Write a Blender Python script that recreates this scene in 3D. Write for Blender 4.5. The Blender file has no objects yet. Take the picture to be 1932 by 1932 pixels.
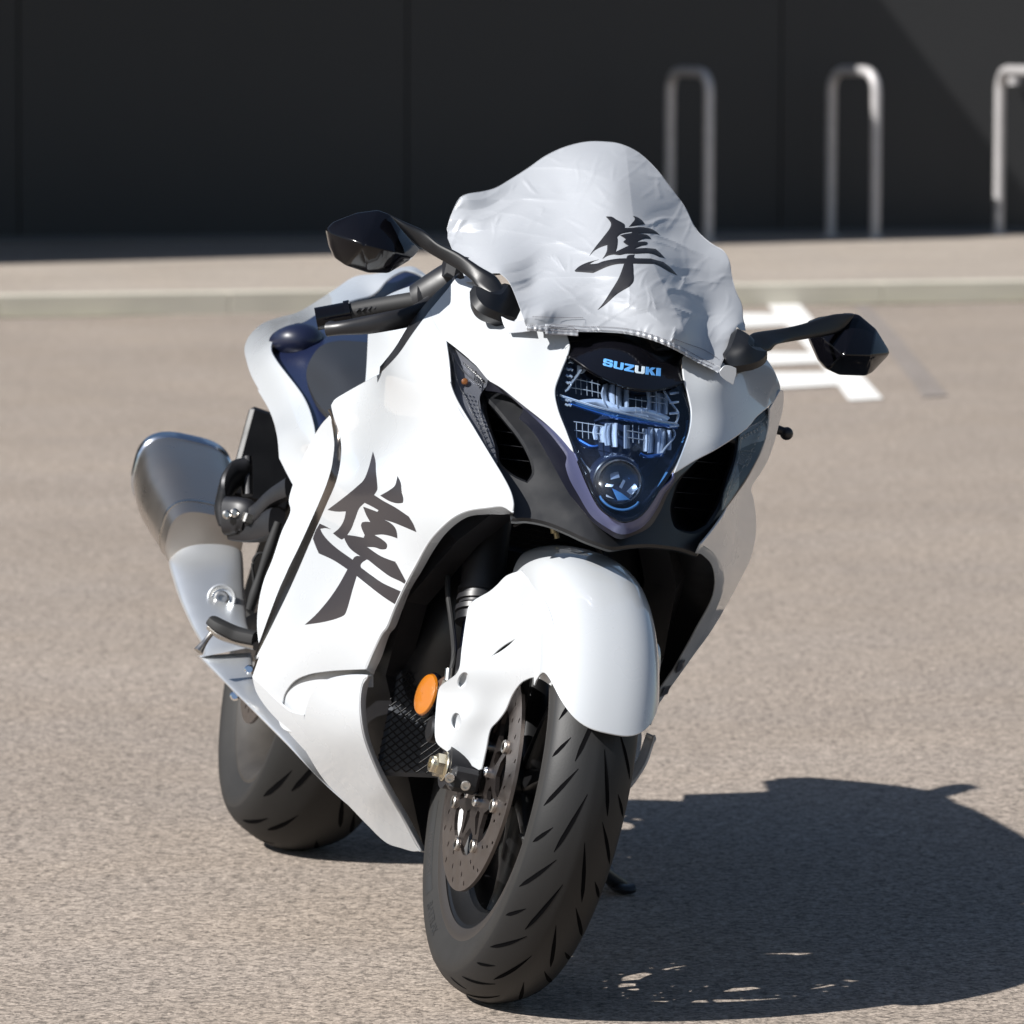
import bpy, math, random
import numpy as np
from mathutils import Vector, Matrix, geometry
random.seed(4); rng = np.random.default_rng(7)
R_ = math.radians
SC = bpy.context.scene
COL = SC.collection
# ------------------------------------------------------------------ camera, sky, sun, exposure
CF, CH, CP, CR = 10981.751, 1.3649, 0.0891, 0.003      # focal length in photo units (1932 wide), eye height, pitch, roll
cam_d = bpy.data.cameras.new("camera"); cam = bpy.data.objects.new("camera", cam_d); COL.objects.link(cam)
cam_d.sensor_width = 36; cam_d.lens = CF/1932*36
cam_d.clip_start = 0.5; cam_d.clip_end = 2000
r0 = Vector((1,0,0)); u0 = Vector((0, math.sin(CP), math.cos(CP))); f0 = Vector((0, math.cos(CP), -math.sin(CP)))
cr, sr = math.cos(CR), math.sin(CR)
rr = r0*cr + u0*sr; uu = r0*-sr + u0*cr
M = Matrix((rr, uu, -f0)).transposed().to_4x4(); M.translation = (0, 0, CH)
cam.matrix_world = M
cam_d.dof.use_dof = True; cam_d.dof.focus_distance = 7.75; cam_d.dof.aperture_fstop = 11.5
SC.camera = cam
SUNV = Vector((-1.04, -0.63, 1.0)).normalized()          # towards the sun
elev = math.asin(SUNV.z); azim = math.atan2(SUNV.x, SUNV.y)
world = bpy.data.worlds.new("World"); SC.world = world; world.use_nodes = True
nt = world.node_tree
sky = nt.nodes.new('ShaderNodeTexSky'); sky.sky_type = 'NISHITA'; sky.sun_disc = False
sky.sun_elevation = elev; sky.sun_rotation = azim; sky.air_density = 1.0; sky.dust_density = 0.6; sky.ozone_density = 1.2
nt.links.new(sky.outputs[0], nt.nodes['Background'].inputs[0]); nt.nodes['Background'].inputs[1].default_value = 0.05
sd = bpy.data.lights.new("sun", 'SUN'); sd.energy = 5.0; sd.angle = R_(0.53); sd.color = (1.0, 0.975, 0.94)
so = bpy.data.objects.new("sun", sd); COL.objects.link(so); so.rotation_euler = SUNV.to_track_quat('Z', 'Y').to_euler(); so.location = (-20, -20, 30)
SC.view_settings.view_transform = 'Standard'; SC.view_settings.look = 'None'; SC.view_settings.gamma = 1
SC.view_settings.exposure = 0.72
# ------------------------------------------------------------------ materials
def L(c):  # sRGB 0-255 -> linear
    return tuple((x/255/12.92 if x/255 <= .04045 else ((x/255+.055)/1.055)**2.4) for x in c) + (1,)
MATS = {}
def mat(name, col, rough=.5, metal=0., coat=0., spec=.5, bump=None, var=None, coatr=.03, aniso=0, trans=0, ior=1.5, wear=None, alpha=1, sheen=0):
    m = bpy.data.materials.new(name); m.use_nodes = True; n = m.node_tree; b = n.nodes['Principled BSDF']
    c = col if len(col) == 4 else tuple(col)+(1,)
    b.inputs['Base Color'].default_value = c; b.inputs['Roughness'].default_value = rough; b.inputs['Metallic'].default_value = metal
    b.inputs['Coat Weight'].default_value = coat; b.inputs['Coat Roughness'].default_value = coatr
    b.inputs['Specular IOR Level'].default_value = spec; b.inputs['IOR'].default_value = ior
    b.inputs['Transmission Weight'].default_value = trans; b.inputs['Anisotropic'].default_value = aniso; b.inputs['Alpha'].default_value = alpha
    b.inputs['Sheen Weight'].default_value = sheen
    tc = n.nodes.new('ShaderNodeTexCoord')
    if var:      # (scale, amount)  colour variation
        t = n.nodes.new('ShaderNodeTexNoise'); t.inputs['Scale'].default_value = var[0]; t.inputs['Detail'].default_value = 6
        n.links.new(tc.outputs['Object'], t.inputs[0])
        mx = n.nodes.new('ShaderNodeMix'); mx.data_type = 'RGBA'; mx.inputs[6].default_value = tuple(x*(1-var[1]) for x in c[:3])+(1,)
        mx.inputs[7].default_value = tuple(min(1, x*(1+var[1])) for x in c[:3])+(1,)
        n.links.new(t.outputs[0], mx.inputs[0]); n.links.new(mx.outputs[2], b.inputs['Base Color'])
    if wear:     # (scale, lo, hi) roughness variation
        t = n.nodes.new('ShaderNodeTexNoise'); t.inputs['Scale'].default_value = wear[0]; t.inputs['Detail'].default_value = 5
        n.links.new(tc.outputs['Object'], t.inputs[0])
        mr = n.nodes.new('ShaderNodeMapRange'); mr.inputs[1].default_value = .3; mr.inputs[2].default_value = .7; mr.inputs[3].default_value = wear[1]; mr.inputs[4].default_value = wear[2]
        n.links.new(t.outputs[0], mr.inputs[0]); n.links.new(mr.outputs[0], b.inputs['Roughness'])
    if bump:     # (scale, strength, distance)
        t = n.nodes.new('ShaderNodeTexNoise'); t.inputs['Scale'].default_value = bump[0]; t.inputs['Detail'].default_value = 4
        n.links.new(tc.outputs['Object'], t.inputs[0])
        bp = n.nodes.new('ShaderNodeBump'); bp.inputs['Strength'].default_value = bump[1]; bp.inputs['Distance'].default_value = bump[2]
        n.links.new(t.outputs[0], bp.inputs['Height']); n.links.new(bp.outputs[0], b.inputs['Normal'])
    MATS[name] = m; return m
mat('white_paint', (.475,.495,.515), .28, coat=1, coatr=.02, wear=(9,.24,.33))
mat('decal_grey', L((46,43,46)), .42, coat=.3, coatr=.15)
mat('black_plastic', (.0045,.005,.0065), .40, bump=(1400,.10,.0003), wear=(25,.34,.48))
mat('satin_black', (.012,.012,.014), .42, wear=(20,.32,.5))
mat('gloss_black', (.003,.003,.0045), .09, spec=.30)
mat('screen_black', (.004,.004,.006), .12, coat=.5)
mat('surround_lit', (.085,.095,.19), .42, metal=.4, coat=.2, coatr=.2, wear=(30,.33,.42))  # lavender base paints light onto the upper bevel of the surround
mat('seat_navy', (.006,.009,.028), .4, coat=.2)
mat('tail_blue', (.011,.017,.052), .36, metal=.3, coat=.3, coatr=.2)
mat('frame_black', (.02,.02,.022), .38, metal=.6, wear=(30,.3,.5))
mat('rim_black', (.005,.005,.0055), .38, coat=.1, coatr=.2)
mat('chrome', (.86,.87,.89), .08, metal=1)
mat('reflector', (.75,.78,.84), .12, metal=1)
mat('lamp_dark', (.016,.022,.042), .18, coat=.4)
mat('surround_shaded', (.007,.008,.017), .34, metal=.3)  # same surround, shade of its down-facing part put into the colour
mat('ind_silver', (.17,.17,.18), .3, metal=.5)
mat('fin_silver', (.72,.75,.80), .22, metal=.45)
mat('bar_blue', (.12,.30,.55), .15, metal=.4, coat=1)
mat('steel', (.52,.50,.47), .3, metal=1, wear=(40,.22,.4))
mat('zinc', (.72,.66,.52), .25, metal=1)
mat('disc_steel', (.33,.29,.27), .34, metal=1, wear=(60,.28,.4), var=(18,.2))
mat('carrier', (.10,.085,.08), .35, metal=.9)
mat('bronze_trim', (.16,.14,.125), .22, metal=.95)
mat('sidewall', (.019,.018,.017), .62, var=(30,.2), bump=(400,.1,.0003), spec=.35)
mat('sidewall_dark', (.012,.012,.012), .6)
mat('lip_sun_brown', (.042,.037,.034), .45, metal=.3)  # black rim lip, with strong sun and haze put into the colour
mat('rubber', (.017,.017,.0175), .68, var=(30,.25), bump=(500,.15,.0004), spec=.35)
mat('tread', (.010,.010,.0105), .55, var=(9,.3), bump=(350,.2,.0005), spec=.4)
mat('fin_grey', (.035,.036,.04), .4, metal=.6)
mat('gold_dull', (.35,.3,.18), .4, metal=.7)
mat('chrome_satin', (.68,.72,.78), .2, metal=1)
mat('groove_shade', (.0025,.0025,.003), .95, spec=.05)  # near-black, stands in for the shade inside tread cuts
mat('silver_cloth', (.385,.40,.425), .42, metal=.25, sheen=.2, bump=(900,.12,.0003))
mat('tread_rear', (.011,.0107,.0105), .66, var=(9,.3), spec=.35)
mat('rim_dusty', (.032,.028,.024), .55, var=(25,.6))
mat('seat_vinyl', (.015,.016,.019), .48, bump=(700,.3,.0006))
mat('grip_rubber', (.018,.018,.019), .6)
mat('brushed', (.44,.395,.355), .30, metal=.95, wear=(14,.26,.34))
mat('shield_alu', (.72,.74,.76), .32, metal=.78, wear=(14,.3,.4))
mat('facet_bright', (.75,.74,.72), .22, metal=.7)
mat('blue_stanchion', (.05,.08,.22), .1, metal=1)
mat('radiator_black', (.009,.009,.010), .45, metal=.2)
mat('mesh_black', (.006,.006,.007), .5, spec=.3)
mat('core_grey', (.06,.065,.075), .5)
mat('amber', (.40,.125,.006), .2, coat=1, bump=(600,.5,.001))
mat('logo_blue', L((95,160,225)), .35)
mat('logo_dark', (.10,.24,.55), .35)
mat('copper_bracket', (.10,.06,.045), .4, metal=.6)
mat('gold', (.8,.6,.15), .2, metal=1)
mat('sticker_black', (.006,.006,.009), .6)
mat('stitch', (.10,.09,.10), .8)
# clear plastic: thin shell, mixes see-through with a sharp gloss
def clear(name, tint, fac=.12, k=.35):
    m = bpy.data.materials.new(name); m.use_nodes = True; n = m.node_tree; n.nodes.clear()
    o = n.nodes.new('ShaderNodeOutputMaterial'); t = n.nodes.new('ShaderNodeBsdfTransparent'); g = n.nodes.new('ShaderNodeBsdfGlossy'); mx = n.nodes.new('ShaderNodeMixShader')
    t.inputs[0].default_value = tint+(1,); g.inputs['Roughness'].default_value = .02
    lw = n.nodes.new('ShaderNodeLayerWeight'); lw.inputs[0].default_value = .5
    pw = n.nodes.new('ShaderNodeMath'); pw.operation = 'POWER'; pw.inputs[1].default_value = 5.; a = n.nodes.new('ShaderNodeMath'); a.operation = 'MULTIPLY_ADD'; a.inputs[1].default_value = k; a.inputs[2].default_value = .035+fac
    n.links.new(lw.outputs['Facing'], pw.inputs[0]); n.links.new(pw.outputs[0], a.inputs[0]); n.links.new(a.outputs[0], mx.inputs[0]); n.links.new(t.outputs[0], mx.inputs[1]); n.links.new(g.outputs[0], mx.inputs[2]); n.links.new(mx.outputs[0], o.inputs[0])
    MATS[name] = m
mat('lamp_blue', (.03,.14,.45), .12, metal=.6, coat=1)
mat('glass', (.93,.97,1.0), .02, trans=1, ior=1.5)
mat('logo_pale', L((215,230,240)), .35)
clear('lens_clear', (.86,.92,1.0), .0)
clear('lens_smoke', (.80,.81,.83), .0, .08)
# ------------------------------------------------------------------ photo rays -> the bike's own frame
PSI, LAM = 0.2296, 0.2261                     # heading and lean on the side stand
ORG = np.array([-0.0421, 7.8117, 0.0019])
def _Rb():
    F = np.array([math.sin(PSI), -math.cos(PSI), 0]); Lf = np.array([math.cos(PSI), math.sin(PSI), 0]); Z = np.array([0,0,1.])
    return np.stack([F, Lf*math.cos(LAM)-Z*math.sin(LAM), Z*math.cos(LAM)+Lf*math.sin(LAM)], 1)
RB = _Rb(); CAMP = np.array([0,0,CH])
RV, UV, FV = np.array(rr), np.array(uu), np.array(f0)
OB = RB.T@(CAMP-ORG)                          # camera in bike frame
def ray(u, v):
    d = FV + RV*((u-966)/CF) - UV*((v-966)/CF)
    return RB.T@d
def at(u, v, x=None, y=None, z=None):
    D = ray(u, v)
    t = (x-OB[0])/D[0] if x is not None else (y-OB[1])/D[1] if y is not None else (z-OB[2])/D[2]
    return OB+t*D
def proj(P):
    W = RB@np.asarray(P, float)+ORG-CAMP
    d = W@FV
    return 966+CF*(W@RV)/d, 966-CF*(W@UV)/d
def ground(u, v, z=0):
    d = FV + RV*((u-966)/CF) - UV*((v-966)/CF); t = (z-CH)/d[2]; return CAMP+t*d
def K(x0, y0, s): return lambda *p: [(x0+q[0]*s, y0+q[1]*s)+tuple(q[2:]) for q in p]
K1 = K(541.9,216.8,.3366); K2 = K(1029.6,216.8,.3646); K3 = K(216.8,704.5,.2805); K4 = K(541.9,704.5,.2805); K5 = K(975.4,596.1,.2805)
K6 = K(379.3,1192.2,.2805); K7 = K(758.7,1029.6,.2805); K8 = K(758.7,1390,.2805); K9 = K(433.6,460.6,.19636); K10 = K(1002.6,379.4,.16829)
K11 = K(1354.8,514.8,.2244); K12 = K(1246.4,650.3,.3366); K13 = K(785.8,1354.8,.14024); K0 = lambda *p: list(p)
# ------------------------------------------------------------------ mesh collecting
class MB:
    def __init__(s): s.v = []; s.f = []; s.m = []; s.n = 0; s.mats = []
    def add(s, V, F, m=0):
        V = np.asarray(V, float).reshape(-1, 3); s.v.append(V); s.f += [tuple(int(i)+s.n for i in f) for f in F]; s.m += [m]*len(F); s.n += len(V)
        return s
    def build(s, name, material, parent=None, smooth=True, xf=None, mirror=False, angle=35, extra=()):
        V = np.concatenate(s.v) if s.v else np.zeros((0,3))
        if xf is not None: V = xf(V)
        F = s.f
        if mirror: V = V*np.array([1,-1,1]); F = [f[::-1] for f in F]
        me = bpy.data.meshes.new(name); me.from_pydata(V.tolist(), [], F); me.update()
        mm = [material]+list(extra)
        for x in mm: me.materials.append(MATS[x] if isinstance(x, str) else x)
        if extra: me.polygons.foreach_set('material_index', s.m)
        if smooth:
            me.polygons.foreach_set('use_smooth', [True]*len(me.polygons))
            try: me.set_sharp_from_angle(angle=R_(angle))
            except Exception: pass
        o = bpy.data.objects.new(name, me); COL.objects.link(o)
        if parent is not None: o.parent = parent
        return o
def tag(o, label=None, cat=None, group=None, kind=None):
    if label: o['label'] = label
    if cat: o['category'] = cat
    if group: o['group'] = group
    if kind: o['kind'] = kind
    return o
def empty(name, loc=(0,0,0), rot=(0,0,0)):
    o = bpy.data.objects.new(name, None); o.location = loc; o.rotation_euler = rot; o.empty_display_size = .1; COL.objects.link(o); return o
def resample(P, step):
    """closed outline, (u,v) or (u,v,1)=corner -> dense polyline; smooth between corners"""
    n = len(P); out = []
    X = [np.array(p[:2], float) for p in P]; C = [len(p) > 2 for p in P]
    for i in range(n):
        p1, p2 = X[i], X[(i+1) % n]
        p0 = X[(i-1) % n] if not C[i] else p1-(p2-p1)*.5
        p3 = X[(i+2) % n] if not C[(i+1) % n] else p2+(p2-p1)*.5
        d = lambda a, b: max(np.linalg.norm(a-b), 1e-6)**.5
        t0 = 0; t1 = t0+d(p0,p1); t2 = t1+d(p1,p2); t3 = t2+d(p2,p3)
        k = max(1, int(round(np.linalg.norm(p2-p1)/step)))
        for j in range(k):
            t = t1+(t2-t1)*j/k
            A1 = (t1-t)/(t1-t0)*p0+(t-t0)/(t1-t0)*p1; A2 = (t2-t)/(t2-t1)*p1+(t-t1)/(t2-t1)*p2; A3 = (t3-t)/(t3-t2)*p2+(t-t2)/(t3-t2)*p3
            B1 = (t2-t)/(t2-t0)*A1+(t-t0)/(t2-t0)*A2; B2 = (t3-t)/(t3-t1)*A2+(t-t1)/(t3-t1)*A3
            out.append((t2-t)/(t2-t1)*B1+(t-t1)/(t2-t1)*B2)
    return np.array(out)
def opencurve(P, step):
    Q = resample([tuple(p[:2]) for p in P], step)   # closed; drop the closing leg
    last = np.array(P[-1][:2]); i = int(np.argmin(((Q-last)**2).sum(1))); return np.vstack([Q[:i], last])
def inside(pts, poly):
    x, y = pts[:,0][:,None], pts[:,1][:,None]; a = poly; b = np.roll(poly, -1, 0)
    c = ((a[:,1] > y) != (b[:,1] > y)) & (x < (b[:,0]-a[:,0])*(y-a[:,1])/(b[:,1]-a[:,1]+1e-12)+a[:,0])
    return c.sum(1) % 2 == 1
def polydist(pts, poly):
    a = poly; b = np.roll(poly, -1, 0); ab = b-a; out = np.full(len(pts), 1e9)
    for i in range(len(a)):
        t = np.clip(((pts-a[i])@ab[i])/(ab[i]@ab[i]+1e-12), 0, 1); out = np.minimum(out, np.linalg.norm(pts-(a[i]+t[:,None]*ab[i]), axis=1))
    return out
def cdt(poly, holes=(), sp=8.):
    loops = [poly]+list(holes)
    lo, hi = poly.min(0), poly.max(0)
    gx, gy = np.meshgrid(np.arange(lo[0], hi[0], sp), np.arange(lo[1], hi[1], sp*.866)); gx[1::2] += sp/2
    G = np.stack([gx.ravel(), gy.ravel()], 1)
    if len(G):
        ok = inside(G, poly)
        for h in holes: ok &= ~inside(G, h)
        G = G[ok]
        for l in loops:
            if len(G): G = G[polydist(G, l) > sp*.55]
    V = [tuple(p) for l in loops for p in l]+[tuple(p) for p in G]
    E = []; k = 0
    for l in loops:
        E += [(k+i, k+(i+1) % len(l)) for i in range(len(l))]; k += len(l)
    r = geometry.delaunay_2d_cdt([Vector(v) for v in V], E, [], 0, 1e-5)
    ov = np.array([tuple(p) for p in r[0]]); F = [tuple(f) for f in r[2]]
    c = ov[np.array(F)].mean(1); ok = inside(c, poly)
    for h in holes: ok &= ~inside(c, h)
    return ov, [f for f, o in zip(F, ok) if o]
LAMD = .15
class Depth:
    """smooth surface through points given as (u, v, value[, axis]) with axis 0=x 1=y 2=z of the bike frame, or 3-D points"""
    def __init__(s, pts, p3=(), lam=None):
        s.P = []; t = []
        for p in pts:
            ax = p[3] if len(p) > 3 else 0
            D = ray(p[0], p[1]); s.P.append(p[:2]); t.append((p[2]-OB[ax])/D[ax])
        for q in p3:
            u, v = proj(q); D = ray(u, v); s.P.append((u, v)); t.append((q[0]-OB[0])/D[0])
        s.P = np.array(s.P, float)/100; t = np.array(t); n = len(t)
        A = np.zeros((n+3, n+3)); A[:n,:n] = s.k(s.P, s.P)+np.eye(n)*(LAMD if lam is None else lam); A[:n,n] = 1; A[:n,n+1:] = s.P; A[n,:n] = 1; A[n+1:,:n] = s.P.T
        s.w = np.linalg.solve(A, np.concatenate([t, [0,0,0]]))
    @staticmethod
    def k(a, b):
        r2 = ((a[:,None]-b[None])**2).sum(2); return r2*np.log(r2+1e-9)*.5
    def t(s, Q):
        Q = np.asarray(Q, float)[:, :2]/100; return s.k(Q, s.P)@s.w[:-3]+s.w[-3]+Q@s.w[-2:]
    def __call__(s, Q, off=0.):
        Q = np.asarray(Q, float); t = s.t(Q)+off
        d = FV[None]+RV[None]*((Q[:,0:1]-966)/CF)-UV[None]*((Q[:,1:2]-966)/CF)
        return OB[None]+t[:,None]*(d@RB)
def vnormals(V, F):
    N = np.zeros_like(V); F = np.array(F); n = np.cross(V[F[:,1]]-V[F[:,0]], V[F[:,2]]-V[F[:,0]])
    for i in range(3): np.add.at(N, F[:,i], n)
    return N/(np.linalg.norm(N, axis=1)[:,None]+1e-12)
def thicken(V, F, th, rim=2):
    """closed shell from a triangulated sheet whose faces look at the camera; rounded rims"""
    N = vnormals(V, F); n = len(V); VV = [V, V-N*th]; FF = list(F)+[tuple(i+n for i in f[::-1]) for f in F]
    ed = {}
    for f in F:
        for a, b in ((f[0],f[1]),(f[1],f[2]),(f[2],f[0])):
            if (b, a) in ed: del ed[(b, a)]
            else: ed[(a, b)] = 1
    out = np.zeros((n,3))
    for a, b in ed:
        o = np.cross(V[b]-V[a], (N[a]+N[b])/2); o /= np.linalg.norm(o)+1e-12; out[a] += o; out[b] += o
    out /= np.linalg.norm(out, axis=1)[:,None]+1e-12
    bi = sorted({a for e in ed for a in e}); idx = {a: k for k, a in enumerate(bi)}; base = 2*n; nb = len(bi)
    for k in range(1, rim+1):
        a = math.pi*k/(rim+1); VV.append(V[bi]-N[bi]*th*.5*(1-math.cos(a))+out[bi]*th*.35*math.sin(a))
    for a, b in ed:
        ch = lambda q: [q]+[base+k*nb+idx[q] for k in range(rim)]+[q+n]
        A, B = ch(a), ch(b)
        for k in range(len(A)-1): FF.append((B[k], A[k], A[k+1], B[k+1]))
    return np.concatenate(VV), FF
def sheet(outline, D, holes=(), sp=8., off=0., step=None, fn=None):
    o = resample(outline, step or sp*.8); hs = [resample(h, (step or sp*.8)) for h in holes]
    P, F = cdt(o, hs, sp); V = D(P, off)
    if fn is not None: V = fn(P, V)
    n = np.cross(V[F[0][1]]-V[F[0][0]], V[F[0][2]]-V[F[0][0]])
    F = [tuple(f) for f in F]
    tot = np.zeros(3)
    Fa = np.array(F); c = np.cross(V[Fa[:,1]]-V[Fa[:,0]], V[Fa[:,2]]-V[Fa[:,0]]); vw = OB-V[Fa[:,0]]
    if (c*vw).sum() < 0: F = [f[::-1] for f in F]
    return V, F
def shell(mb, outline, D, th=.003, holes=(), sp=8., off=0., m=0, fn=None, step=None):
    V, F = sheet(outline, D, holes, sp, off, step, fn); mb.add(*thicken(V, F, th), m=m); return mb
def catmull(P, k):
    P = np.asarray(P, float); n = len(P); out = []
    for i in range(n-1):
        p0 = P[max(i-1,0)]; p1 = P[i]; p2 = P[i+1]; p3 = P[min(i+2,n-1)]
        for j in range(k):
            t = j/k; out.append(.5*((2*p1)+(-p0+p2)*t+(2*p0-5*p1+4*p2-p3)*t*t+(-p0+3*p1-3*p2+p3)*t**3))
    out.append(P[-1]); return np.array(out)
def hexr(a, ph=0., p=9.):
    return (sum(np.abs(np.cos(a-ph-k*math.pi/3))**p for k in range(3)))**(-1/p)
def tube(mb, path, rad, seg=16, ex=2., up=(0,0,1), k=6, cap=True, m=0, smoothp=True):
    """loft along a path; rad = list of r or (ra, rb); superellipse exponent ex; rb along 'up'"""
    path = np.asarray(path, float); rad = np.array([(r, r) if np.isscalar(r) else tuple(r)[:2] for r in rad], float)
    if smoothp and len(path) > 2: path = catmull(path, k); rad = catmull(rad, k)
    T = np.gradient(path, axis=0); T /= np.linalg.norm(T, axis=1)[:,None]+1e-12
    up = np.asarray(up, float); S = np.cross(T, up); S /= np.linalg.norm(S, axis=1)[:,None]+1e-12; U = np.cross(S, T)
    a = np.linspace(0, 2*math.pi, seg, endpoint=False); ca, sa = np.cos(a), np.sin(a)
    cx = np.sign(ca)*np.abs(ca)**(2/abs(ex)); sy = np.sign(sa)*np.abs(sa)**(2/abs(ex)); n = len(path)
    if ex < 0: q = hexr(a, -ex)*.93; cx, sy = ca*q, sa*q
    V = path[:,None]+S[:,None]*(cx[None,:,None]*rad[:,0][:,None,None])+U[:,None]*(sy[None,:,None]*rad[:,1][:,None,None]); V = V.reshape(-1,3)
    F = [(i*seg+j, i*seg+(j+1) % seg, (i+1)*seg+(j+1) % seg, (i+1)*seg+j) for i in range(n-1) for j in range(seg)]
    if cap:
        F.append(tuple(range(seg))[::-1]); F.append(tuple((n-1)*seg+j for j in range(seg)))
    mb.add(V, F, m); return mb
def px(*pts): return [at(p[0], p[1], x=p[2]) for p in pts]
def lathe(mb, prof, c=(0,0,0), axis=(0,1,0), seg=48, m=0, closed=False, ref=(1,0,0)):
    """prof = [(radius, along axis)]"""
    ax = np.asarray(axis, float); ax /= np.linalg.norm(ax); e1 = np.cross(ax, ref)
    if np.linalg.norm(e1) < 1e-3: e1 = np.cross(ax, (0,0,1))
    e1 /= np.linalg.norm(e1); e2 = np.cross(ax, e1); a = np.linspace(0, 2*math.pi, seg, endpoint=False)
    V = np.concatenate([np.asarray(c)+ax*h+r*(np.cos(a)[:,None]*e1+np.sin(a)[:,None]*e2) for r, h in prof]); n = len(prof)
    F = [(i*seg+j, i*seg+(j+1) % seg, ((i+1) % n)*seg+(j+1) % seg, ((i+1) % n)*seg+j) for i in range(n if closed else n-1) for j in range(seg)]
    if not closed:
        if prof[0][0] > 1e-4: F.append(tuple(range(seg))[::-1])
        if prof[-1][0] > 1e-4: F.append(tuple((n-1)*seg+j for j in range(seg)))
    mb.add(V, F, m); return mb
def box(mb, c, s, Rm=None, m=0, bev=.0):
    x, y, z = [q/2 for q in s]; b = min(bev, x, y, z)*.99
    if b <= 0:
        V = np.array([(i, j, k) for i in (-x,x) for j in (-y,y) for k in (-z,z)]); F = [(0,1,3,2),(4,6,7,5),(0,4,5,1),(2,3,7,6),(0,2,6,4),(1,5,7,3)]
    else:
        V = []; F = []; id_ = {}
        for i in (-1,1):
            for j in (-1,1):
                for k in (-1,1):
                    for a in range(3):
                        p = [i*(x-b), j*(y-b), k*(z-b)]; p[a] = (i,j,k)[a]*(x,y,z)[a]; id_[(i,j,k,a)] = len(V); V.append(p)
        V = np.array(V)
        for a in range(3):
            o1, o2 = [q for q in range(3) if q != a]
            for s1 in (-1,1):
                q = []
                for t1, t2 in ((-1,-1),(1,-1),(1,1),(-1,1)):
                    key = [0,0,0]; key[a] = s1; key[o1] = t1; key[o2] = t2; q.append(id_[tuple(key)+(a,)])
                F.append(q)
        for a in range(3):
            o1, o2 = [q for q in range(3) if q != a]
            for t1 in (-1,1):
                for t2 in (-1,1):
                    key = [0,0,0]; key[o1] = t1; key[o2] = t2; k1 = list(key); k1[a] = -1; k2 = list(key); k2[a] = 1
                    F.append([id_[tuple(k1)+(o1,)], id_[tuple(k2)+(o1,)], id_[tuple(k2)+(o2,)], id_[tuple(k1)+(o2,)]])
        for i in (-1,1):
            for j in (-1,1):
                for k in (-1,1): F.append([id_[(i,j,k,a)] for a in range(3)])
        G = []
        for f in F:
            q = V[f]; n = np.cross(q[1]-q[0], q[2]-q[0]); G.append(tuple(f) if n@q.mean(0) > 0 else tuple(f[::-1]))
        F = G
    if Rm is not None: V = V@np.asarray(Rm).T
    mb.add(V+np.asarray(c, float), F, m); return mb
def plate(mb, outer, holes, th, xf, sp=1e9, m=0):
    """2-D polygon with holes (metres) extruded; xf maps (a,b,c) -> 3-D"""
    P, F = cdt(np.array(outer), [np.array(h) for h in holes], sp)
    Fa = np.array(F); a = P[Fa]; cr_ = (a[:,1,0]-a[:,0,0])*(a[:,2,1]-a[:,0,1])-(a[:,1,1]-a[:,0,1])*(a[:,2,0]-a[:,0,0])
    F = [f if c > 0 else f[::-1] for f, c in zip(F, cr_)]
    n = len(P); V = np.concatenate([np.c_[P, np.full(n, th/2)], np.c_[P, np.full(n, -th/2)]])
    FF = list(F)+[tuple(i+n for i in f[::-1]) for f in F]; ed = set((f[i], f[(i+1) % 3]) for f in F for i in range(3))
    for a_, b_ in ed:
        if (b_, a_) not in ed: FF.append((b_, a_, a_+n, b_+n))
    mb.add(xf(V), FF, m); return mb
def circ(r, n, c=(0,0), s=(1,1), ph=0): return [(c[0]+r*s[0]*math.cos(ph+2*math.pi*i/n), c[1]+r*s[1]*math.sin(ph+2*math.pi*i/n)) for i in range(n)]
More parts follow.
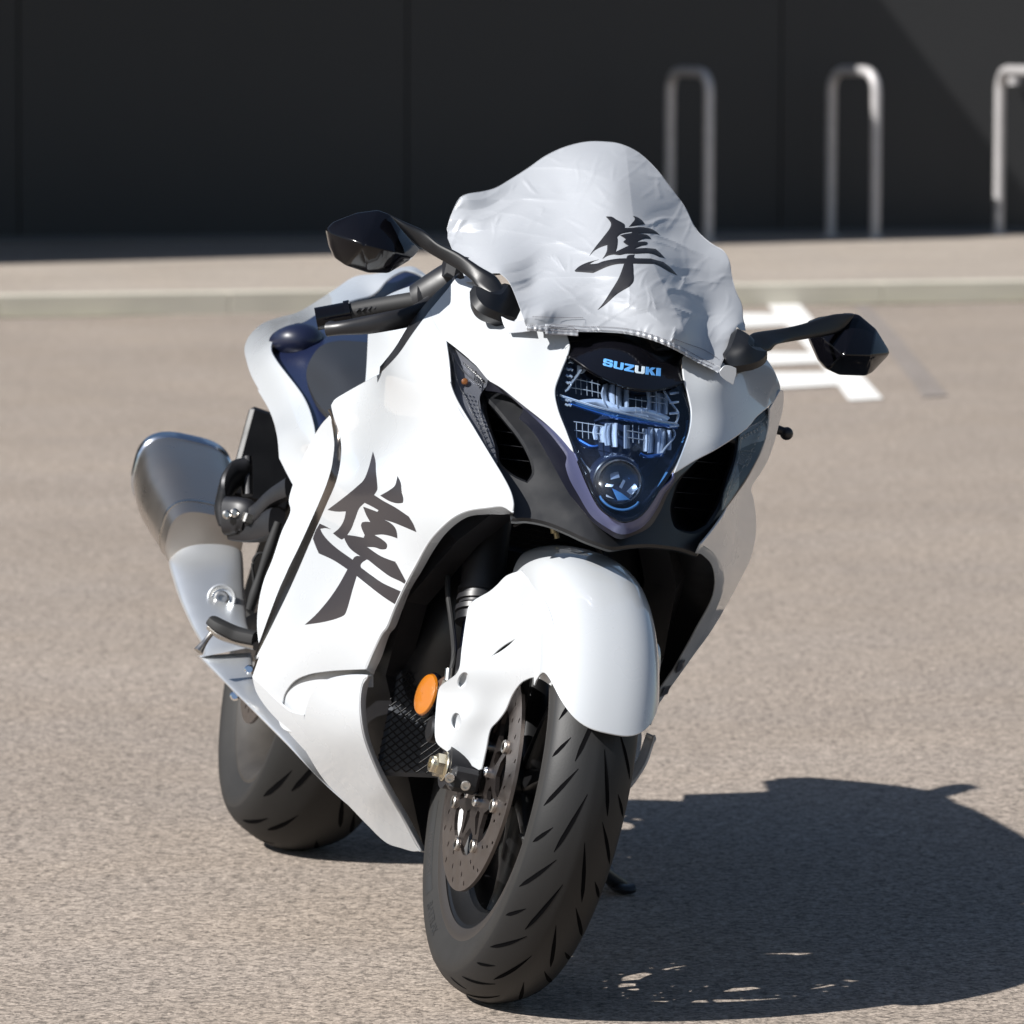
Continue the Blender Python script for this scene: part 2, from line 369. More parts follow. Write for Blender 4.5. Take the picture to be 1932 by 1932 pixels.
# ------------------------------------------------------------------ ground, pavement, wall
def asphalt(name, c, dark, speck=1.):
    m = bpy.data.materials.new(name); m.use_nodes = True; n = m.node_tree; b = n.nodes['Principled BSDF']; tc = n.nodes.new('ShaderNodeTexCoord')
    def noise(s, d=4, r=.6):
        t = n.nodes.new('ShaderNodeTexNoise'); t.inputs['Scale'].default_value = s; t.inputs['Detail'].default_value = d; t.inputs['Roughness'].default_value = r
        n.links.new(tc.outputs['Object'], t.inputs[0]); return t.outputs[0]
    def mr(i, a, bb, lo, hi):
        t = n.nodes.new('ShaderNodeMapRange'); t.inputs[1].default_value = a; t.inputs[2].default_value = bb; t.inputs[3].default_value = lo; t.inputs[4].default_value = hi; n.links.new(i, t.inputs[0]); return t.outputs[0]
    def mul(a, bb):
        t = n.nodes.new('ShaderNodeMath'); t.operation = 'MULTIPLY'; n.links.new(a, t.inputs[0]); n.links.new(bb, t.inputs[1]); return t.outputs[0]
    vo = n.nodes.new('ShaderNodeTexVoronoi'); vo.inputs['Scale'].default_value = 210; n.links.new(tc.outputs['Object'], vo.inputs[0])
    vs = n.nodes.new('ShaderNodeSeparateColor'); n.links.new(vo.outputs['Color'], vs.inputs[0])
    stones = mr(vs.outputs[0], 0, 1, 1-.42*speck, 1+.30*speck)
    pits = mr(noise(62, 5, .7), .36, .50, 1-.50*speck, 1.04)
    mid = mr(noise(22, 5, .65), .34, .66, .84, 1.12)
    big = mr(noise(.8, 6), .3, .7, .90, 1.09)
    k = mul(mul(stones, pits), mul(mid, big))
    mx = n.nodes.new('ShaderNodeVectorMath'); mx.operation = 'SCALE'; mx.inputs[0].default_value = c[:3]; n.links.new(k, mx.inputs['Scale'])
    # warm/cool drift
    ct = n.nodes.new('ShaderNodeMix'); ct.data_type = 'RGBA'; ct.blend_type = 'MULTIPLY'; ct.inputs[0].default_value = 1
    cr_ = n.nodes.new('ShaderNodeMix'); cr_.data_type = 'RGBA'; cr_.inputs[6].default_value = (1.03,1.0,.95,1); cr_.inputs[7].default_value = (.98,1,1.03,1)
    n.links.new(noise(2.3, 3), cr_.inputs[0]); n.links.new(mx.outputs[0], ct.inputs[6]); n.links.new(cr_.outputs[2], ct.inputs[7]); n.links.new(ct.outputs[2], b.inputs['Base Color'])
    b.inputs['Roughness'].default_value = .88; b.inputs['Specular IOR Level'].default_value = .3
    bp = n.nodes.new('ShaderNodeBump'); bp.inputs['Strength'].default_value = .75; bp.inputs['Distance'].default_value = .0035
    n.links.new(mul(mr(vs.outputs[1], 0, 1, .55, 1), pits), bp.inputs['Height']); n.links.new(bp.outputs[0], b.inputs['Normal'])
    MATS[name] = m; return m
asphalt('asphalt', (.310,.262,.221), 0)
asphalt('pavement', (.345,.30,.258), 0, .5)
asphalt('tar', (.25,.22,.20), 0, .7)
mat('kerb_stone', (.47,.44,.37), .85, var=(3.5,.18), bump=(120,.4,.002))
mat('moss_stone', (.36,.33,.24), .9, var=(6,.3))
mat('road_paint', (.72,.71,.68), .7, var=(25,.12))
mat('cladding', (.021,.0215,.0225), .55, var=(1.2,.10))
mat('cladding_trim', (.075,.075,.078), .5)
mat('galvanised', (.40,.385,.385), .5, metal=.3, var=(20,.15))
mat('canopy_paint', (.12,.12,.125), .6)
def slab(name, pts, z, m, h=0.0):
    mb = MB(); P = [(p[0], p[1], z) for p in pts]
    if h: n = len(P); mb.add(P+[(p[0],p[1],z-h) for p in pts], [tuple(range(n)), tuple(range(n,2*n))[::-1]]+[(i, i+n, (i+1)%n+n, (i+1)%n) for i in range(n)])
    else: mb.add(P, [tuple(range(len(P)))])
    return mb.build(name, m, smooth=False)
tag(slab('ground', [(-120,-60),(120,-60),(120,140),(-120,140)], 0, 'asphalt'), kind='structure')
PZ = .09
ka, kb = ground(0, 600)[:2], ground(1932, 569)[:2]; kd = (kb-ka)/np.linalg.norm(kb-ka); kn = np.array([-kd[1], kd[0]])
k0, k1 = ka-kd*30, ka+kd*34
o = slab('pavement', [tuple(k0+kn*.15), tuple(k1+kn*.15), tuple(k1+kn*22), tuple(k0+kn*22)], PZ, 'pavement'); tag(o, kind='structure')
kerb = empty('kerb', tuple(ka)+(0,)); kerb['kind'] = 'structure'
mb = MB(); s = -29.; i = 0
while s < 33:
    ln = 1.0; c = ka+kd*(s+ln/2)+kn*.073
    ang = math.atan2(kd[1], kd[0]); Rz = np.array([[math.cos(ang),-math.sin(ang),0],[math.sin(ang),math.cos(ang),0],[0,0,1]])
    box(mb, (c[0]-ka[0], c[1]-ka[1], (PZ+.004)/2-.02), (ln-.002, .15, PZ+.044+rng.uniform(-.002,.002)), Rz, bev=.004, m=0); s += 1.0; i += 1
mb.build('kerb_stones', 'kerb_stone', kerb)
# dried grass and dirt in the gutter
mb = MB()
for i in range(90):
    a = rng.uniform(-8, 14); w = rng.uniform(.2, 1.1); d = rng.uniform(.03, .11); c = ka+kd*a-kn*(d*.5)
    pts = [c+kd*w*math.cos(t)*.5*rng.uniform(.7,1.1)+kn*d*.5*math.sin(t)*rng.uniform(.6,1) for t in np.linspace(0, 2*math.pi, 12, endpoint=False)]
    z = .004+i*.00006; mb.add([(p[0],p[1],z) for p in pts], [tuple(range(12))])
tag(mb.build('gutter_moss', 'moss_stone', smooth=False), kind='stuff', label='patchy moss and grit along the foot of the kerb', cat='moss')
# building wall
wa, wb = ground(0, 456, PZ)[:2], ground(1932, 438, PZ)[:2]; wd = (wb-wa)/np.linalg.norm(wb-wa); wn = np.array([wd[1], -wd[0]])   # wn to the camera
wang = math.atan2(wd[1], wd[0]); WR = np.array([[math.cos(wang),-math.sin(wang),0],[math.sin(wang),math.cos(wang),0],[0,0,1]])
wall = empty('building', (wa[0], wa[1], 0)); tag(wall, 'dark charcoal clad building wall behind the bicycle racks', 'building')
def W3(a, nn, z): q = wd*a+wn*nn; return np.array([q[0], q[1], z])
seam = [-23.0]+[ -20.4+2.05*i for i in range(24)]
mb = MB()
for i in range(len(seam)-1):
    w = seam[i+1]-seam[i]; box(mb, W3((seam[i]+seam[i+1])/2, -.15, 2.75), (w-.006, .3, 5.3), WR, bev=.004)
mb.build('wall_panels', 'cladding', wall)
mb = MB(); box(mb, W3(1, -.22, 2.7), (46, .3, 5.2), WR); mb.build('wall_core', 'satin_black', wall)
mb = MB(); box(mb, W3(1, .006, PZ+.012), (46, .03, .03), WR, bev=.004); mb.build('plinth', 'cladding_trim', wall)
pp = ground(1901, 438, PZ)[:2]-wa; pa = pp@wd
mb = MB(); tube(mb, [W3(pa, .05, z) for z in (.35, 1.5, 3, 5)], [.024]*4, seg=12, smoothp=False)
for z in (.9, 2.2): lathe(mb, [(.032,-.02),(.032,.02)], W3(pa, .05, z), (0,0,1), 16)
mb.build('downpipe', 'galvanised', wall)
# flat entrance canopy on that wall, above the picture: it shades the wall
HC = 3.4; Dh = np.array([1.17, .70])
up_ = lambda xy, z: np.array(xy)-Dh*(HC-z)
def wallpt(u, v):      # ray onto the wall plane
    d = FV+RV*((u-966)/CF)-UV*((v-966)/CF); t = ((wa-CAMP[:2])@wn)/(d[:2]@wn); return CAMP+t*d
A = wallpt(1690, 0); B = wallpt(1915, 262); ea, eb = up_(A[:2], A[2]), up_(B[:2], B[2])
s1, s2 = up_(ground(0, 500, PZ)[:2], PZ), up_(ground(1760, 452, PZ)[:2], PZ)
def isect(p, d, q, e): k = np.linalg.solve(np.array([d, -e]).T, q-p); return p+d*k[0]
cor = isect(s1, s2-s1, ea, eb-ea); wr = isect(ea, eb-ea, wa, wd); fl = s1-(s2-s1)/np.linalg.norm(s2-s1)*16; wl = wa+wd*((fl-wa)@wd)
poly = [p-wa for p in (wl, fl, cor, wr)]
mb = MB(); n = 4; mb.add([(p[0],p[1],HC+.18) for p in poly]+[(p[0],p[1],HC) for p in poly], [(0,1,2,3),(7,6,5,4)]+[(i, i+n, (i+1)%n+n, (i+1)%n) for i in range(n)])
mb.build('canopy', 'canopy_paint', wall, smooth=False)
# bicycle racks
def hoop(l, r, label, xf=None):
    a = ground(l[0], l[1], PZ); b = ground(r[0], r[1], PZ); c = (a+b)/2; o = empty('bicycle_rack', c)
    h = .87; q = (b-a)/2; q[2] = 0; rc = .10; ln = np.linalg.norm(q); e = q/ln
    pts = [-q, -q+np.array([0,0,h-rc])]
    for t in (22.5,45,67.5): pts.append(-q+e*rc*(1-math.cos(R_(t)))+np.array([0,0,h-rc+rc*math.sin(R_(t))]))
    pts += [-q+e*rc+np.array([0,0,h]), q-e*rc+np.array([0,0,h])]
    for t in (67.5,45,22.5): pts.append(q-e*rc*(1-math.cos(R_(t)))+np.array([0,0,h-rc+rc*math.sin(R_(t))]))
    pts += [q+np.array([0,0,h-rc]), q]
    mb = MB(); tube(mb, pts, [.029]*len(pts), seg=20, smoothp=False, up=(e[1],-e[0],0)); mb.build('hoop', 'galvanised', o)
    for s in (-1, 1):
        mb = MB(); lathe(mb, [(.06,.0),(.06,.006),(.032,.010),(.032,.022)], q*s, (0,0,1), 24); mb.build('base_flange', 'galvanised', o)
    tag(o, label, 'bicycle rack', 'steel hoop racks by the dark wall')
hoop((1263,452), (1336,458), 'steel hoop bicycle rack nearest the motorcycle, partly behind its silver cover')
hoop((1567,446), (1651,451), 'steel hoop bicycle rack between the two other racks, fully in view')
hoop((1884,443), (1968,452), 'steel hoop bicycle rack at the right edge, half out of frame')
# road paint and tar band
def quadline(name, pts, w, z, m, kind='structure'):
    mb = MB(); P = [ground(p[0], p[1])[:2] for p in pts]
    for i in range(len(P)-1):
        d = P[i+1]-P[i]; d /= np.linalg.norm(d); nn = np.array([-d[1], d[0]])*w/2
        mb.add([(q[0], q[1], z) for q in (P[i]-nn, P[i+1]-nn, P[i+1]+nn, P[i]+nn)], [(0,1,2,3)])
    return mb
def poly_px(mb, pts, z): mb.add([tuple(ground(p[0], p[1])[:2])+(z,) for p in pts], [tuple(range(len(pts)))])
mb = MB()
poly_px(mb, K11((380,236),(650,230),(1385,1066),(1100,1082),(1010,960),(820,720)), .004)
poly_px(mb, K11((100,345),(560,352),(650,440),(100,470)), .0045)
poly_px(mb, K11((0,672),(790,680),(870,760),(0,800)), .0045)
poly_px(mb, K11((0,850),(930,845),(1050,950),(0,1010)), .0045)
tag(mb.build('road_marking', 'road_paint', smooth=False), kind='structure')
mb = MB(); poly_px(mb, K11((1130,278),(1250,270),(1480,500),(1930,1035),(1720,1050),(1330,540)), .004)
tag(mb.build('tar_patch', 'tar', smooth=False), kind='structure')
# ------------------------------------------------------------------ the motorcycle (own frame: x forward, y to its left, z up; origin at the front contact patch)
bike = empty('motorcycle', tuple(ORG))
bm_ = Matrix([list(RB[i])+[ORG[i]] for i in range(3)]+[[0,0,0,1]]); bike.matrix_world = bm_
tag(bike, 'white sport motorcycle leaning on its side stand with black calligraphy decals', 'motorcycle')
RAKE = R_(23); STE = 0.0257
def steer(P):
    P = np.atleast_2d(P); ax = np.array([-math.sin(RAKE), 0, math.cos(RAKE)]); o = np.array([.09,0,0.]); Q = P-o; c, s = math.cos(STE), math.sin(STE)
    return o+Q*c+np.cross(np.broadcast_to(ax, Q.shape), Q)*s+np.outer(Q@ax, ax)*(1-c)
mbd = lambda: MB()
# --- tyres; tread cuts are painted on the surface as black shade
def tyre(R, prof, grooves, nang, nacr, depth, cx, cz, warp=None):
    """prof: half profile [(r, y)] from bead to crown; grooves: list of (phi0, w0, phi1, w1, halfwidth); w = metres across from the centre line"""
    half = catmull([(r, y) for r, y in prof], 8); full = np.vstack([half*[1,-1], half[::-1][1:]])
    d = np.r_[0, np.cumsum(np.linalg.norm(np.diff(full, axis=0), axis=1))]; tot = d[-1]; s = np.linspace(0, tot, nacr)
    r = np.interp(s, d, full[:,0]); y = np.interp(s, d, full[:,1]); w = s-tot/2
    a = np.linspace(0, 2*math.pi, nang, endpoint=False)
    nr = np.gradient(y, s); ny = -np.gradient(r, s)       # outward normal in (r, y)
    A, Wd = np.meshgrid(a, w, indexing='ij'); dep = np.zeros_like(A)
    for p0, w0, p1, w1, hw in grooves:
        da = (A-p0+math.pi) % (2*math.pi)-math.pi; X = da*R; x1 = ((p1-p0+math.pi) % (2*math.pi)-math.pi)*R
        m = (np.abs(X-x1/2) < abs(x1)/2+.02)
        ex, ew = x1, w1-w0; L2 = ex*ex+ew*ew; t = np.clip((X[m]*ex+(Wd[m]-w0)*ew)/L2, 0, 1)
        ds = np.hypot(X[m]-t*ex, Wd[m]-w0-t*ew); ww = hw*np.clip(np.minimum(t*4+.25, (1-t)*3+.25), 0, 1)
        dep[m] = np.maximum(dep[m], np.clip((ww-ds)/.0014+.5, 0, 1)*depth)
    rr_ = r[None]-dep*nr[None]; yy = y[None]-dep*ny[None]
    V = np.stack([cx+rr_*np.cos(A), yy, cz+rr_*np.sin(A)], 2).reshape(-1, 3)
    F = []
    for i in range(nang):
        j = (i+1) % nang; b0, b1 = i*nacr, j*nacr
        F += [(b0+k, b0+k+1, b1+k+1, b1+k) for k in range(nacr-1)]
    mt = [0 if abs(w[k % (nacr-1)]) < TW else 1 for k in range(len(F))]
    for p0, w0, p1, w1, hw in grooves:      # lens-shaped black patch just above the tread, painting the shade of a cut
        m = 14; t = np.linspace(0, 1, m); x = t*(p1-p0)*R; ww = w0+(w1-w0)*t; L_ = math.hypot((p1-p0)*R, w1-w0); ex, ew = (p1-p0)*R/L_, (w1-w0)/L_
        hwv = hw*np.clip(np.minimum(t*5, (1-t)*2.2), .06, 1)**.8; base = len(V); VV = []
        for sgn in (-1, -.5, .5, 1):
            aa = p0+(x-sgn*hwv*ew)/R; w2 = ww+sgn*hwv*ex; ri = np.interp(w2+tot/2, s, r); yi = np.interp(w2+tot/2, s, y); nri = np.interp(w2+tot/2, s, nr); nyi = np.interp(w2+tot/2, s, ny)
            h = .0004 if abs(sgn) == 1 else .0001
            VV.append(np.stack([cx+(ri+h*nri)*np.cos(aa), yi+h*nyi, cz+(ri+h*nri)*np.sin(aa)], 1))
        V = np.concatenate([V]+VV)
        for k in range(3):
            for j in range(m-1): F.append((base+k*m+j, base+k*m+j+1, base+(k+1)*m+j+1, base+(k+1)*m+j)); mt.append(2)
    return V, F, mt
# front wheel
g = []; npit = 15; pit = 2*math.pi/npit
for i in range(npit):
    for sd_ in (-1, 1):
        o_ = i*pit+(0 if sd_ < 0 else pit*.5); q = pit/.11
        g += [(o_, sd_*.060, o_+.052*q*1., sd_*.024, .0028), (o_+.020*q*3, sd_*.030, o_+.020*q*3+.075*q, sd_*.006, .0028), (o_+.062*q, sd_*.062, o_+.088*q, sd_*.040, .0025)]
TW = .071
front_wheel = MB()
lathe(front_wheel, [(.228,-.0505),(.2285,-.0465),(.216,-.0435),(.209,-.040),(.205,-.030),(.186,-.020),(.182,0),(.186,.020),(.205,.030),(.209,.040),(.216,.0435),(.2285,.0465),(.228,.0505),(.220,.051),(.212,.047),(.202,.044),(.197,.034),(.178,.020),(.174,0),(.178,-.020),(.197,-.034),(.202,-.044),(.212,-.047),(.220,-.051)], (0,0,.3), (0,1,0), 128, closed=True)
lathe(front_wheel, [(.001,-.058),(.040,-.058),(.043,-.052),(.034,-.040),(.030,0),(.034,.040),(.043,.052),(.040,.058),(.001,.058)], (0,0,.3), (0,1,0), 40)
for i in range(7):
    a = R_(i*360/7+12); c, s = math.cos(a), math.sin(a); e = np.array([c,0,s]); f = np.array([-s,0,c]); C0 = np.array([0,0,.3])
    tube(front_wheel, [C0+e*.032, C0+e*.09+f*.003, C0+e*.15+f*.002, C0+e*.188], [(.019,.020),(.011,.017),(.009,.014),(.013,.019)], seg=12, ex=3, up=(0,1,0))
fw = front_wheel.build('front_wheel', 'rim_black', bike, xf=steer)
V, F, mt = tyre(.3, [(.2205,.046),(.2215,.0500),(.232,.0545),(.248,.0600),(.262,.0612),(.276,.0545),(.2885,.0385),(.2965,.0195),(.300,0)], g, 360, 60, .0, 0, .3)
mb = MB(); mb.add(V, F); mb.m = mt
mb.build('tyre', 'tread', fw, xf=steer, extra=('sidewall','groove_shade'))
mb = MB(); a = R_(-22)   # valve stem
tube(mb, [np.array([.19*math.cos(a),-.01,.3+.19*math.sin(a)]), np.array([.165*math.cos(a),-.028,.3+.165*math.sin(a)]), np.array([.150*math.cos(a),-.036,.3+.150*math.sin(a)])], [.004,.0035,.003], seg=10); mb.build('valve_stem', 'rubber', fw, xf=steer)
mb = MB()
for sg in (-1, 1): lathe(mb, [(.2275,sg*.0515),(.2225,sg*.0525),(.213,sg*.0495),(.2075,sg*.0475),(.2085,sg*.046),(.2145,sg*.0475),(.2225,sg*.0505)], (0,0,.3), (0,1,0), 128, closed=True)
mb.build('rim_lip', 'lip_sun_brown', fw, xf=steer)
def ring_text(body, r, h, th0, name, m, parent, sweep=1, yoff=.0006):
    """raised sidewall writing on the right flank of the front tyre, centred on angle th0 (from straight down, towards the back)"""
    cu = bpy.data.curves.new('t', 'FONT'); cu.body = body; cu.size = 1; cu.offset = .012; to = bpy.data.objects.new('t', cu); COL.objects.link(to)
    dg = bpy.context.evaluated_depsgraph_get(); me = to.evaluated_get(dg).to_mesh(); V = np.array([v.co[:] for v in me.vertices]); F = [tuple(p.vertices) for p in me.polygons]
    to.evaluated_get(dg).to_mesh_clear(); bpy.data.objects.remove(to); bpy.data.curves.remove(cu)
    w = V[:,0].max(); V[:,0] -= w/2; V *= h/.72
    th = th0-V[:,0]/r*sweep; rr_ = r-V[:,1]*1+h/2; y = -np.interp(rr_, [.222,.232,.248,.262], [.0503,.0548,.0603,.0613])-yoff
    P = np.stack([-rr_*np.sin(th), y, .3-rr_*np.cos(th)], 1); mb = MB(); mb.add(P, F); return mb.build(name, m, parent, xf=steer, smooth=False)
def ring_patch(r0, r1, ta, tb, name, m, parent):
    mb = MB(); t = np.linspace(ta, tb, 30); V = []
    for r in np.linspace(r0, r1, 5): V += [(-r*math.sin(a), -np.interp(r, [.222,.232,.248,.262], [.0503,.0548,.0603,.0613])-.0003, .3-r*math.cos(a)) for a in t]
    mb.add(V, [(i*30+j, i*30+j+1, (i+1)*30+j+1, (i+1)*30+j) for i in range(4) for j in range(29)]); return mb.build(name, m, parent, xf=steer)
ring_patch(.237, .251, R_(40), R_(74), 'sidewall_panel', 'sidewall_dark', fw)
ring_text('HYPERSPORT', .2435, .0085, R_(55), 'sidewall_lettering', 'lip_sun_brown', fw)
ring_text('BATTLAX', .2435, .012, R_(27), 'sidewall_lettering', 'sidewall_dark', fw)
ring_text('BRIDGESTONE', .2435, .0115, R_(97), 'sidewall_lettering', 'sidewall_dark', fw)
# brake discs
TH0 = [R_(t) for t in (-59+46.0*i for i in range(8))]
TH0 = [R_(-61+45*i) for i in range(8)]
pt = lambda r, th: (r*math.sin(th), -r*math.cos(th))      # (x, z-.3), angle from straight down towards the front
def discxf(y): return lambda V: np.stack([V[:,0], y+V[:,2], .3+V[:,1]], 1)
for y0, sg in ((-.066,-1),(.066,1)):
    inner = []
    for k in range(64):
        th = R_(-61)+2*math.pi*k/64; d = abs(((k % 8)+4) % 8-4)/4; inner.append(pt(.1115-.012*(1-d)**2 if d < 1 else .1115, th))
    holes = [inner]
    for k in range(48):
        th = 2*math.pi*k/48; r = (.1235,.137,.150)[k % 3]; a, b = pt(r, th); ux, uy = math.sin(th+.5), -math.cos(th+.5)
        holes.append([(a+ux*.0042*math.cos(t)-uy*.0022*math.sin(t), b+uy*.0042*math.cos(t)+ux*.0022*math.sin(t)) for t in np.linspace(0, 2*math.pi, 10, endpoint=False)])
    mb = MB(); plate(mb, circ(.160, 160), holes, .005, discxf(y0)); dsc = mb.build('brake_disc', 'disc_steel', fw, xf=steer, smooth=False)
    out = []; hl = []
    for k in range(8):
        th = TH0[k]
        out += [pt(.107, th-.10), pt(.1085, th), pt(.107, th+.10), pt(.085, th+.17), pt(.073, th+math.pi/8), pt(.085, th+math.pi/4-.17)]
        hl.append([pt(.088, th-.035), pt(.060, th-.16), pt(.052, th), pt(.060, th+.16), pt(.088, th+.035)][::-1])
    hl.append(circ(.026, 24)); mb = MB(); plate(mb, out, hl, .006, discxf(y0-.001*sg*0)); mb.build('disc_carrier', 'carrier', fw, xf=steer, smooth=False)
    for k in range(8):
        a, b = pt(.105, TH0[k]); mb = MB()
        lathe(mb, [(.0052,0),(.0085,0),(.0095,.002),(.0095,.006),(.0080,.0075),(.0052,.0070)], (a, y0+sg*.001, .3+b), (0,sg,0), 20, closed=True); mb.build('disc_bobbin', 'steel', fw, xf=steer)
    for k in range(5):
        a, b = pt(.040, R_(30+72*k)); mb = MB(); lathe(mb, [(.0075,0),(.0078,.006),(.006,.008),(.003,.008),(.003,.005),(.0005,.005)], (a, y0+sg*.003, .3+b), (0,sg,0), 16); mb.build('disc_bolt', 'chrome', fw, xf=steer)
# forks
ax = np.array([-math.sin(RAKE),0,math.cos(RAKE)])
for sg in (-1, 1):
    b = np.array([-.010, sg*.098, .300])
    mb = MB(); tube(mb, [b+ax*.02, b+ax*.28], [.0205,.0205], seg=28, smoothp=False); fk = mb.build('fork_leg', 'blue_stanchion', bike, xf=steer)
    mb = MB(); tube(mb, [b+ax*t for t in (.235,.25,.62)], [.0285,.0300,.0305], seg=32, smoothp=False)
    for t in (.228,.243,.256): lathe(mb, [(.029,-.004),(.0325,-.0035),(.0325,.0035),(.029,.004)], b+ax*t, ax, 32)
    mb.build('outer_tube', 'satin_black', fk, xf=steer)
    mb = MB(); lathe(mb, [(.024,-.006),(.031,-.005),(.031,.006),(.027,.010)], b+ax*.215, ax, 32); mb.build('dust_seal', 'frame_black', fk, xf=steer)
    # axle clamp
    mb = MB()
    tube(mb, [b+np.array([0,-.020*1,0]), b+np.array([0,.024,0])] if sg < 0 else [b+np.array([0,-.024,0]), b+np.array([0,.020,0])], [.030,.030], seg=32, smoothp=False, up=(0,0,1))
    tube(mb, [b+ax*.0, b+ax*.045, b+ax*.17], [(.024,.024),(.0212,.0212),(.0212,.0212)], seg=24, ex=3, up=(0,1,0))
    box(mb, b+np.array([.030,-.001*sg,-.010]), (.030,.042,.034), bev=.006)
    ck = mb.build('axle_clamp', 'satin_black', fk, xf=steer)
    for zz in (-.012, .012):
        mb = MB(); lathe(mb, [(.0062,0),(.0068,.009),(.0058,.0105),(.0034,.0105),(.0034,.006),(.0005,.006)], b+np.array([.043, sg*.010-.0+zz*1.0, -.012-zz*.25]), (1,-.25,-.1), 20); mb.build('pinch_bolt', 'steel', ck, xf=steer)
    mb = MB(); hx = [(.0165*math.cos(t), .0165*math.sin(t)) for t in np.linspace(0, 2*math.pi, 6, endpoint=False)+.3]
    yb = b[1]+sg*.020
    lathe(mb, [(.001,0),(.0195,0),(.0205,.0015),(.0195,.003),(.001,.003)], (b[0], yb, .3), (0,sg,0), 32)
    plate(mb, hx, [], .011, lambda V: np.stack([b[0]+V[:,0], yb+sg*.0085+V[:,2], .3+V[:,1]], 1))
    lathe(mb, [(.001,.012),(.0115,.012),(.0115,.020),(.010,.022),(.007,.022),(.007,.016),(.001,.016)], (b[0], yb, .3), (0,sg,0), 28)
    mb.build('axle_nut', 'zinc', fk, xf=steer, angle=25)
    # radial caliper behind the leg
    mb = MB(); c0 = np.array([-.088, sg*.083, .365])
    q = np.array([[.64,0,.77],[0,1,0],[-.77,0,.64]])
    box(mb, c0, (.060,.070,.125), q.T, bev=.014); box(mb, c0+np.array([.028,0,-.02]), (.05,.026,.10), q.T, bev=.008)
    for t in (-.030,.030): lathe(mb, [(.019,0),(.019,.008),(.015,.011),(.001,.011)], c0+np.array([-.77*t*0,sg*.034,0])+np.array([.77,0,.64])*0+np.array([.49*t,0,.87*t])*1.0, (0,sg,0), 24)
    cal = mb.build('brake_caliper', 'frame_black', bike, xf=steer)
# brake hose on the right leg
mb = MB(); tube(mb, px((850,1275,-.08),(857,1235,-.09),(853,1180,-.10),(845,1110,-.12),(848,1060,-.15),(862,1010,-.18)), [.0042]*6, seg=10); mb.build('brake_hose', 'rubber', bike)
mb = MB(); tube(mb, px((846,1285,-.075),(848,1262,-.08)), [.006,.006], seg=12, smoothp=False); lathe(mb, [(.009,-.004),(.009,.004)], at(846,1290,x=-.075), (.3,0,1), 6); mb.build('hose_banjo', 'steel', bike)
# --- front fender: hood over the tyre, plus fork guards both sides
HQ, HW, HH = .258, .0815, .071
def hood(th, ph):
    s, c = np.sin(ph), np.cos(ph); y = HW*np.sign(s)*np.abs(s)**.82; q = HQ+HH*np.sign(c)*np.abs(c)**.72
    return np.stack([q*np.cos(th), y+0*q, .3+q*np.sin(th)], -1)
nph, nth = 41, 60; V = []
for i in range(nth+1):
    for j in range(nph):
        ph = R_(-98+196*j/(nph-1)); sp_ = abs(math.sin(ph)); t0 = R_(20.2+13*sp_**2.5+5*(sp_**8)); t1 = R_(104-6*sp_**3); V.append(hood(t0+(t1-t0)*i/nth, ph))
V = np.array(V).reshape(-1, 3); F = []
for i in range(nth):
    for j in range(nph-1):
        a = i*nph+j; F += [(a, a+1, a+nph+1), (a, a+nph+1, a+nph)]
N = vnormals(V, F)
if (N[20*nph+20]@np.array([1,0,1])) < 0: F = [f[::-1] for f in F]
mb = MB(); mb.add(*thicken(V, F, .003)); fender = mb.build('front_fender', 'white_paint', bike, xf=steer)
DG = Depth(K7((445,415,-.139,1),(385,820,-.138,1),(240,990,-.137,1),(222,1290,-.136,1),(520,1508,.028),(595,1230,.045),(360,870,-.138,1),(740,1000,.085),(860,880,.145),(940,885,.185),(1010,970,.215),(1000,500,.185),(900,260,.08),(790,190,.01),(700,205,-.02),(640,265,-.02),(590,305,-.015),(400,1150,.03),(560,900,.06),(650,560,.05),(840,430,.125)))
GO = K7((800,165,1),(700,203),(640,262),(590,305),(480,370),(446,412,1),(426,520),(400,700),(385,820),(360,870),(300,915),(252,952),(240,990),(222,1290),(240,1335),(515,1507,1),(532,1500,1),(560,1380),(595,1230),(640,1180),(690,1110),(740,1000),(800,920),(850,892),(885,884),(930,895),(1000,940,1),(1060,800),(1020,560),(940,330))
el = lambda u, v, a, b, n=20, r=0: [(u+a*math.cos(t)*math.cos(r)-b*math.sin(t)*math.sin(r), v+a*math.cos(t)*math.sin(r)+b*math.sin(t)*math.cos(r)) for t in np.linspace(0, 2*math.pi, n, endpoint=False)]
hA, hB = K7(*el(408,905,34,58,20,.35)), K7(*el(361,1180,36,60)); slot = K7((590,752,1),(640,700),(700,655),(765,622,1),(720,668),(650,720))
mb = MB(); shell(mb, GO, DG, .003, holes=[hA, hB, slot], sp=7)
gd = mb.build('fork_guard', 'white_paint', fender)
mbm = MB(); mbm.v, mbm.f, mbm.m, mbm.n = mb.v, mb.f, mb.m, mb.n; mbm.build('fork_guard', 'white_paint', fender, mirror=True)
for h_, c_ in ((K7(*el(408,905,40,64,20,.35)), K7((432,912))[0]), (K7(*el(361,1180,42,66)), K7((368,1186))[0])):
    hh = resample(h_, 4); P, F = cdt(hh, [], 4); c = np.array(c_); dd = np.linalg.norm((P-hh.mean(0))/np.array([11.5,18]), axis=1); V = DG(P, .0035+.010*np.clip(1-dd**2, 0, 1))
    if np.cross(V[F[0][1]]-V[F[0][0]], V[F[0][2]]-V[F[0][0]])@(OB-V[0]) < 0: F = [f[::-1] for f in F]
    mb = MB(); mb.add(*thicken(V, F, .002)); cup = mb.build('bolt_recess', 'white_paint', gd)
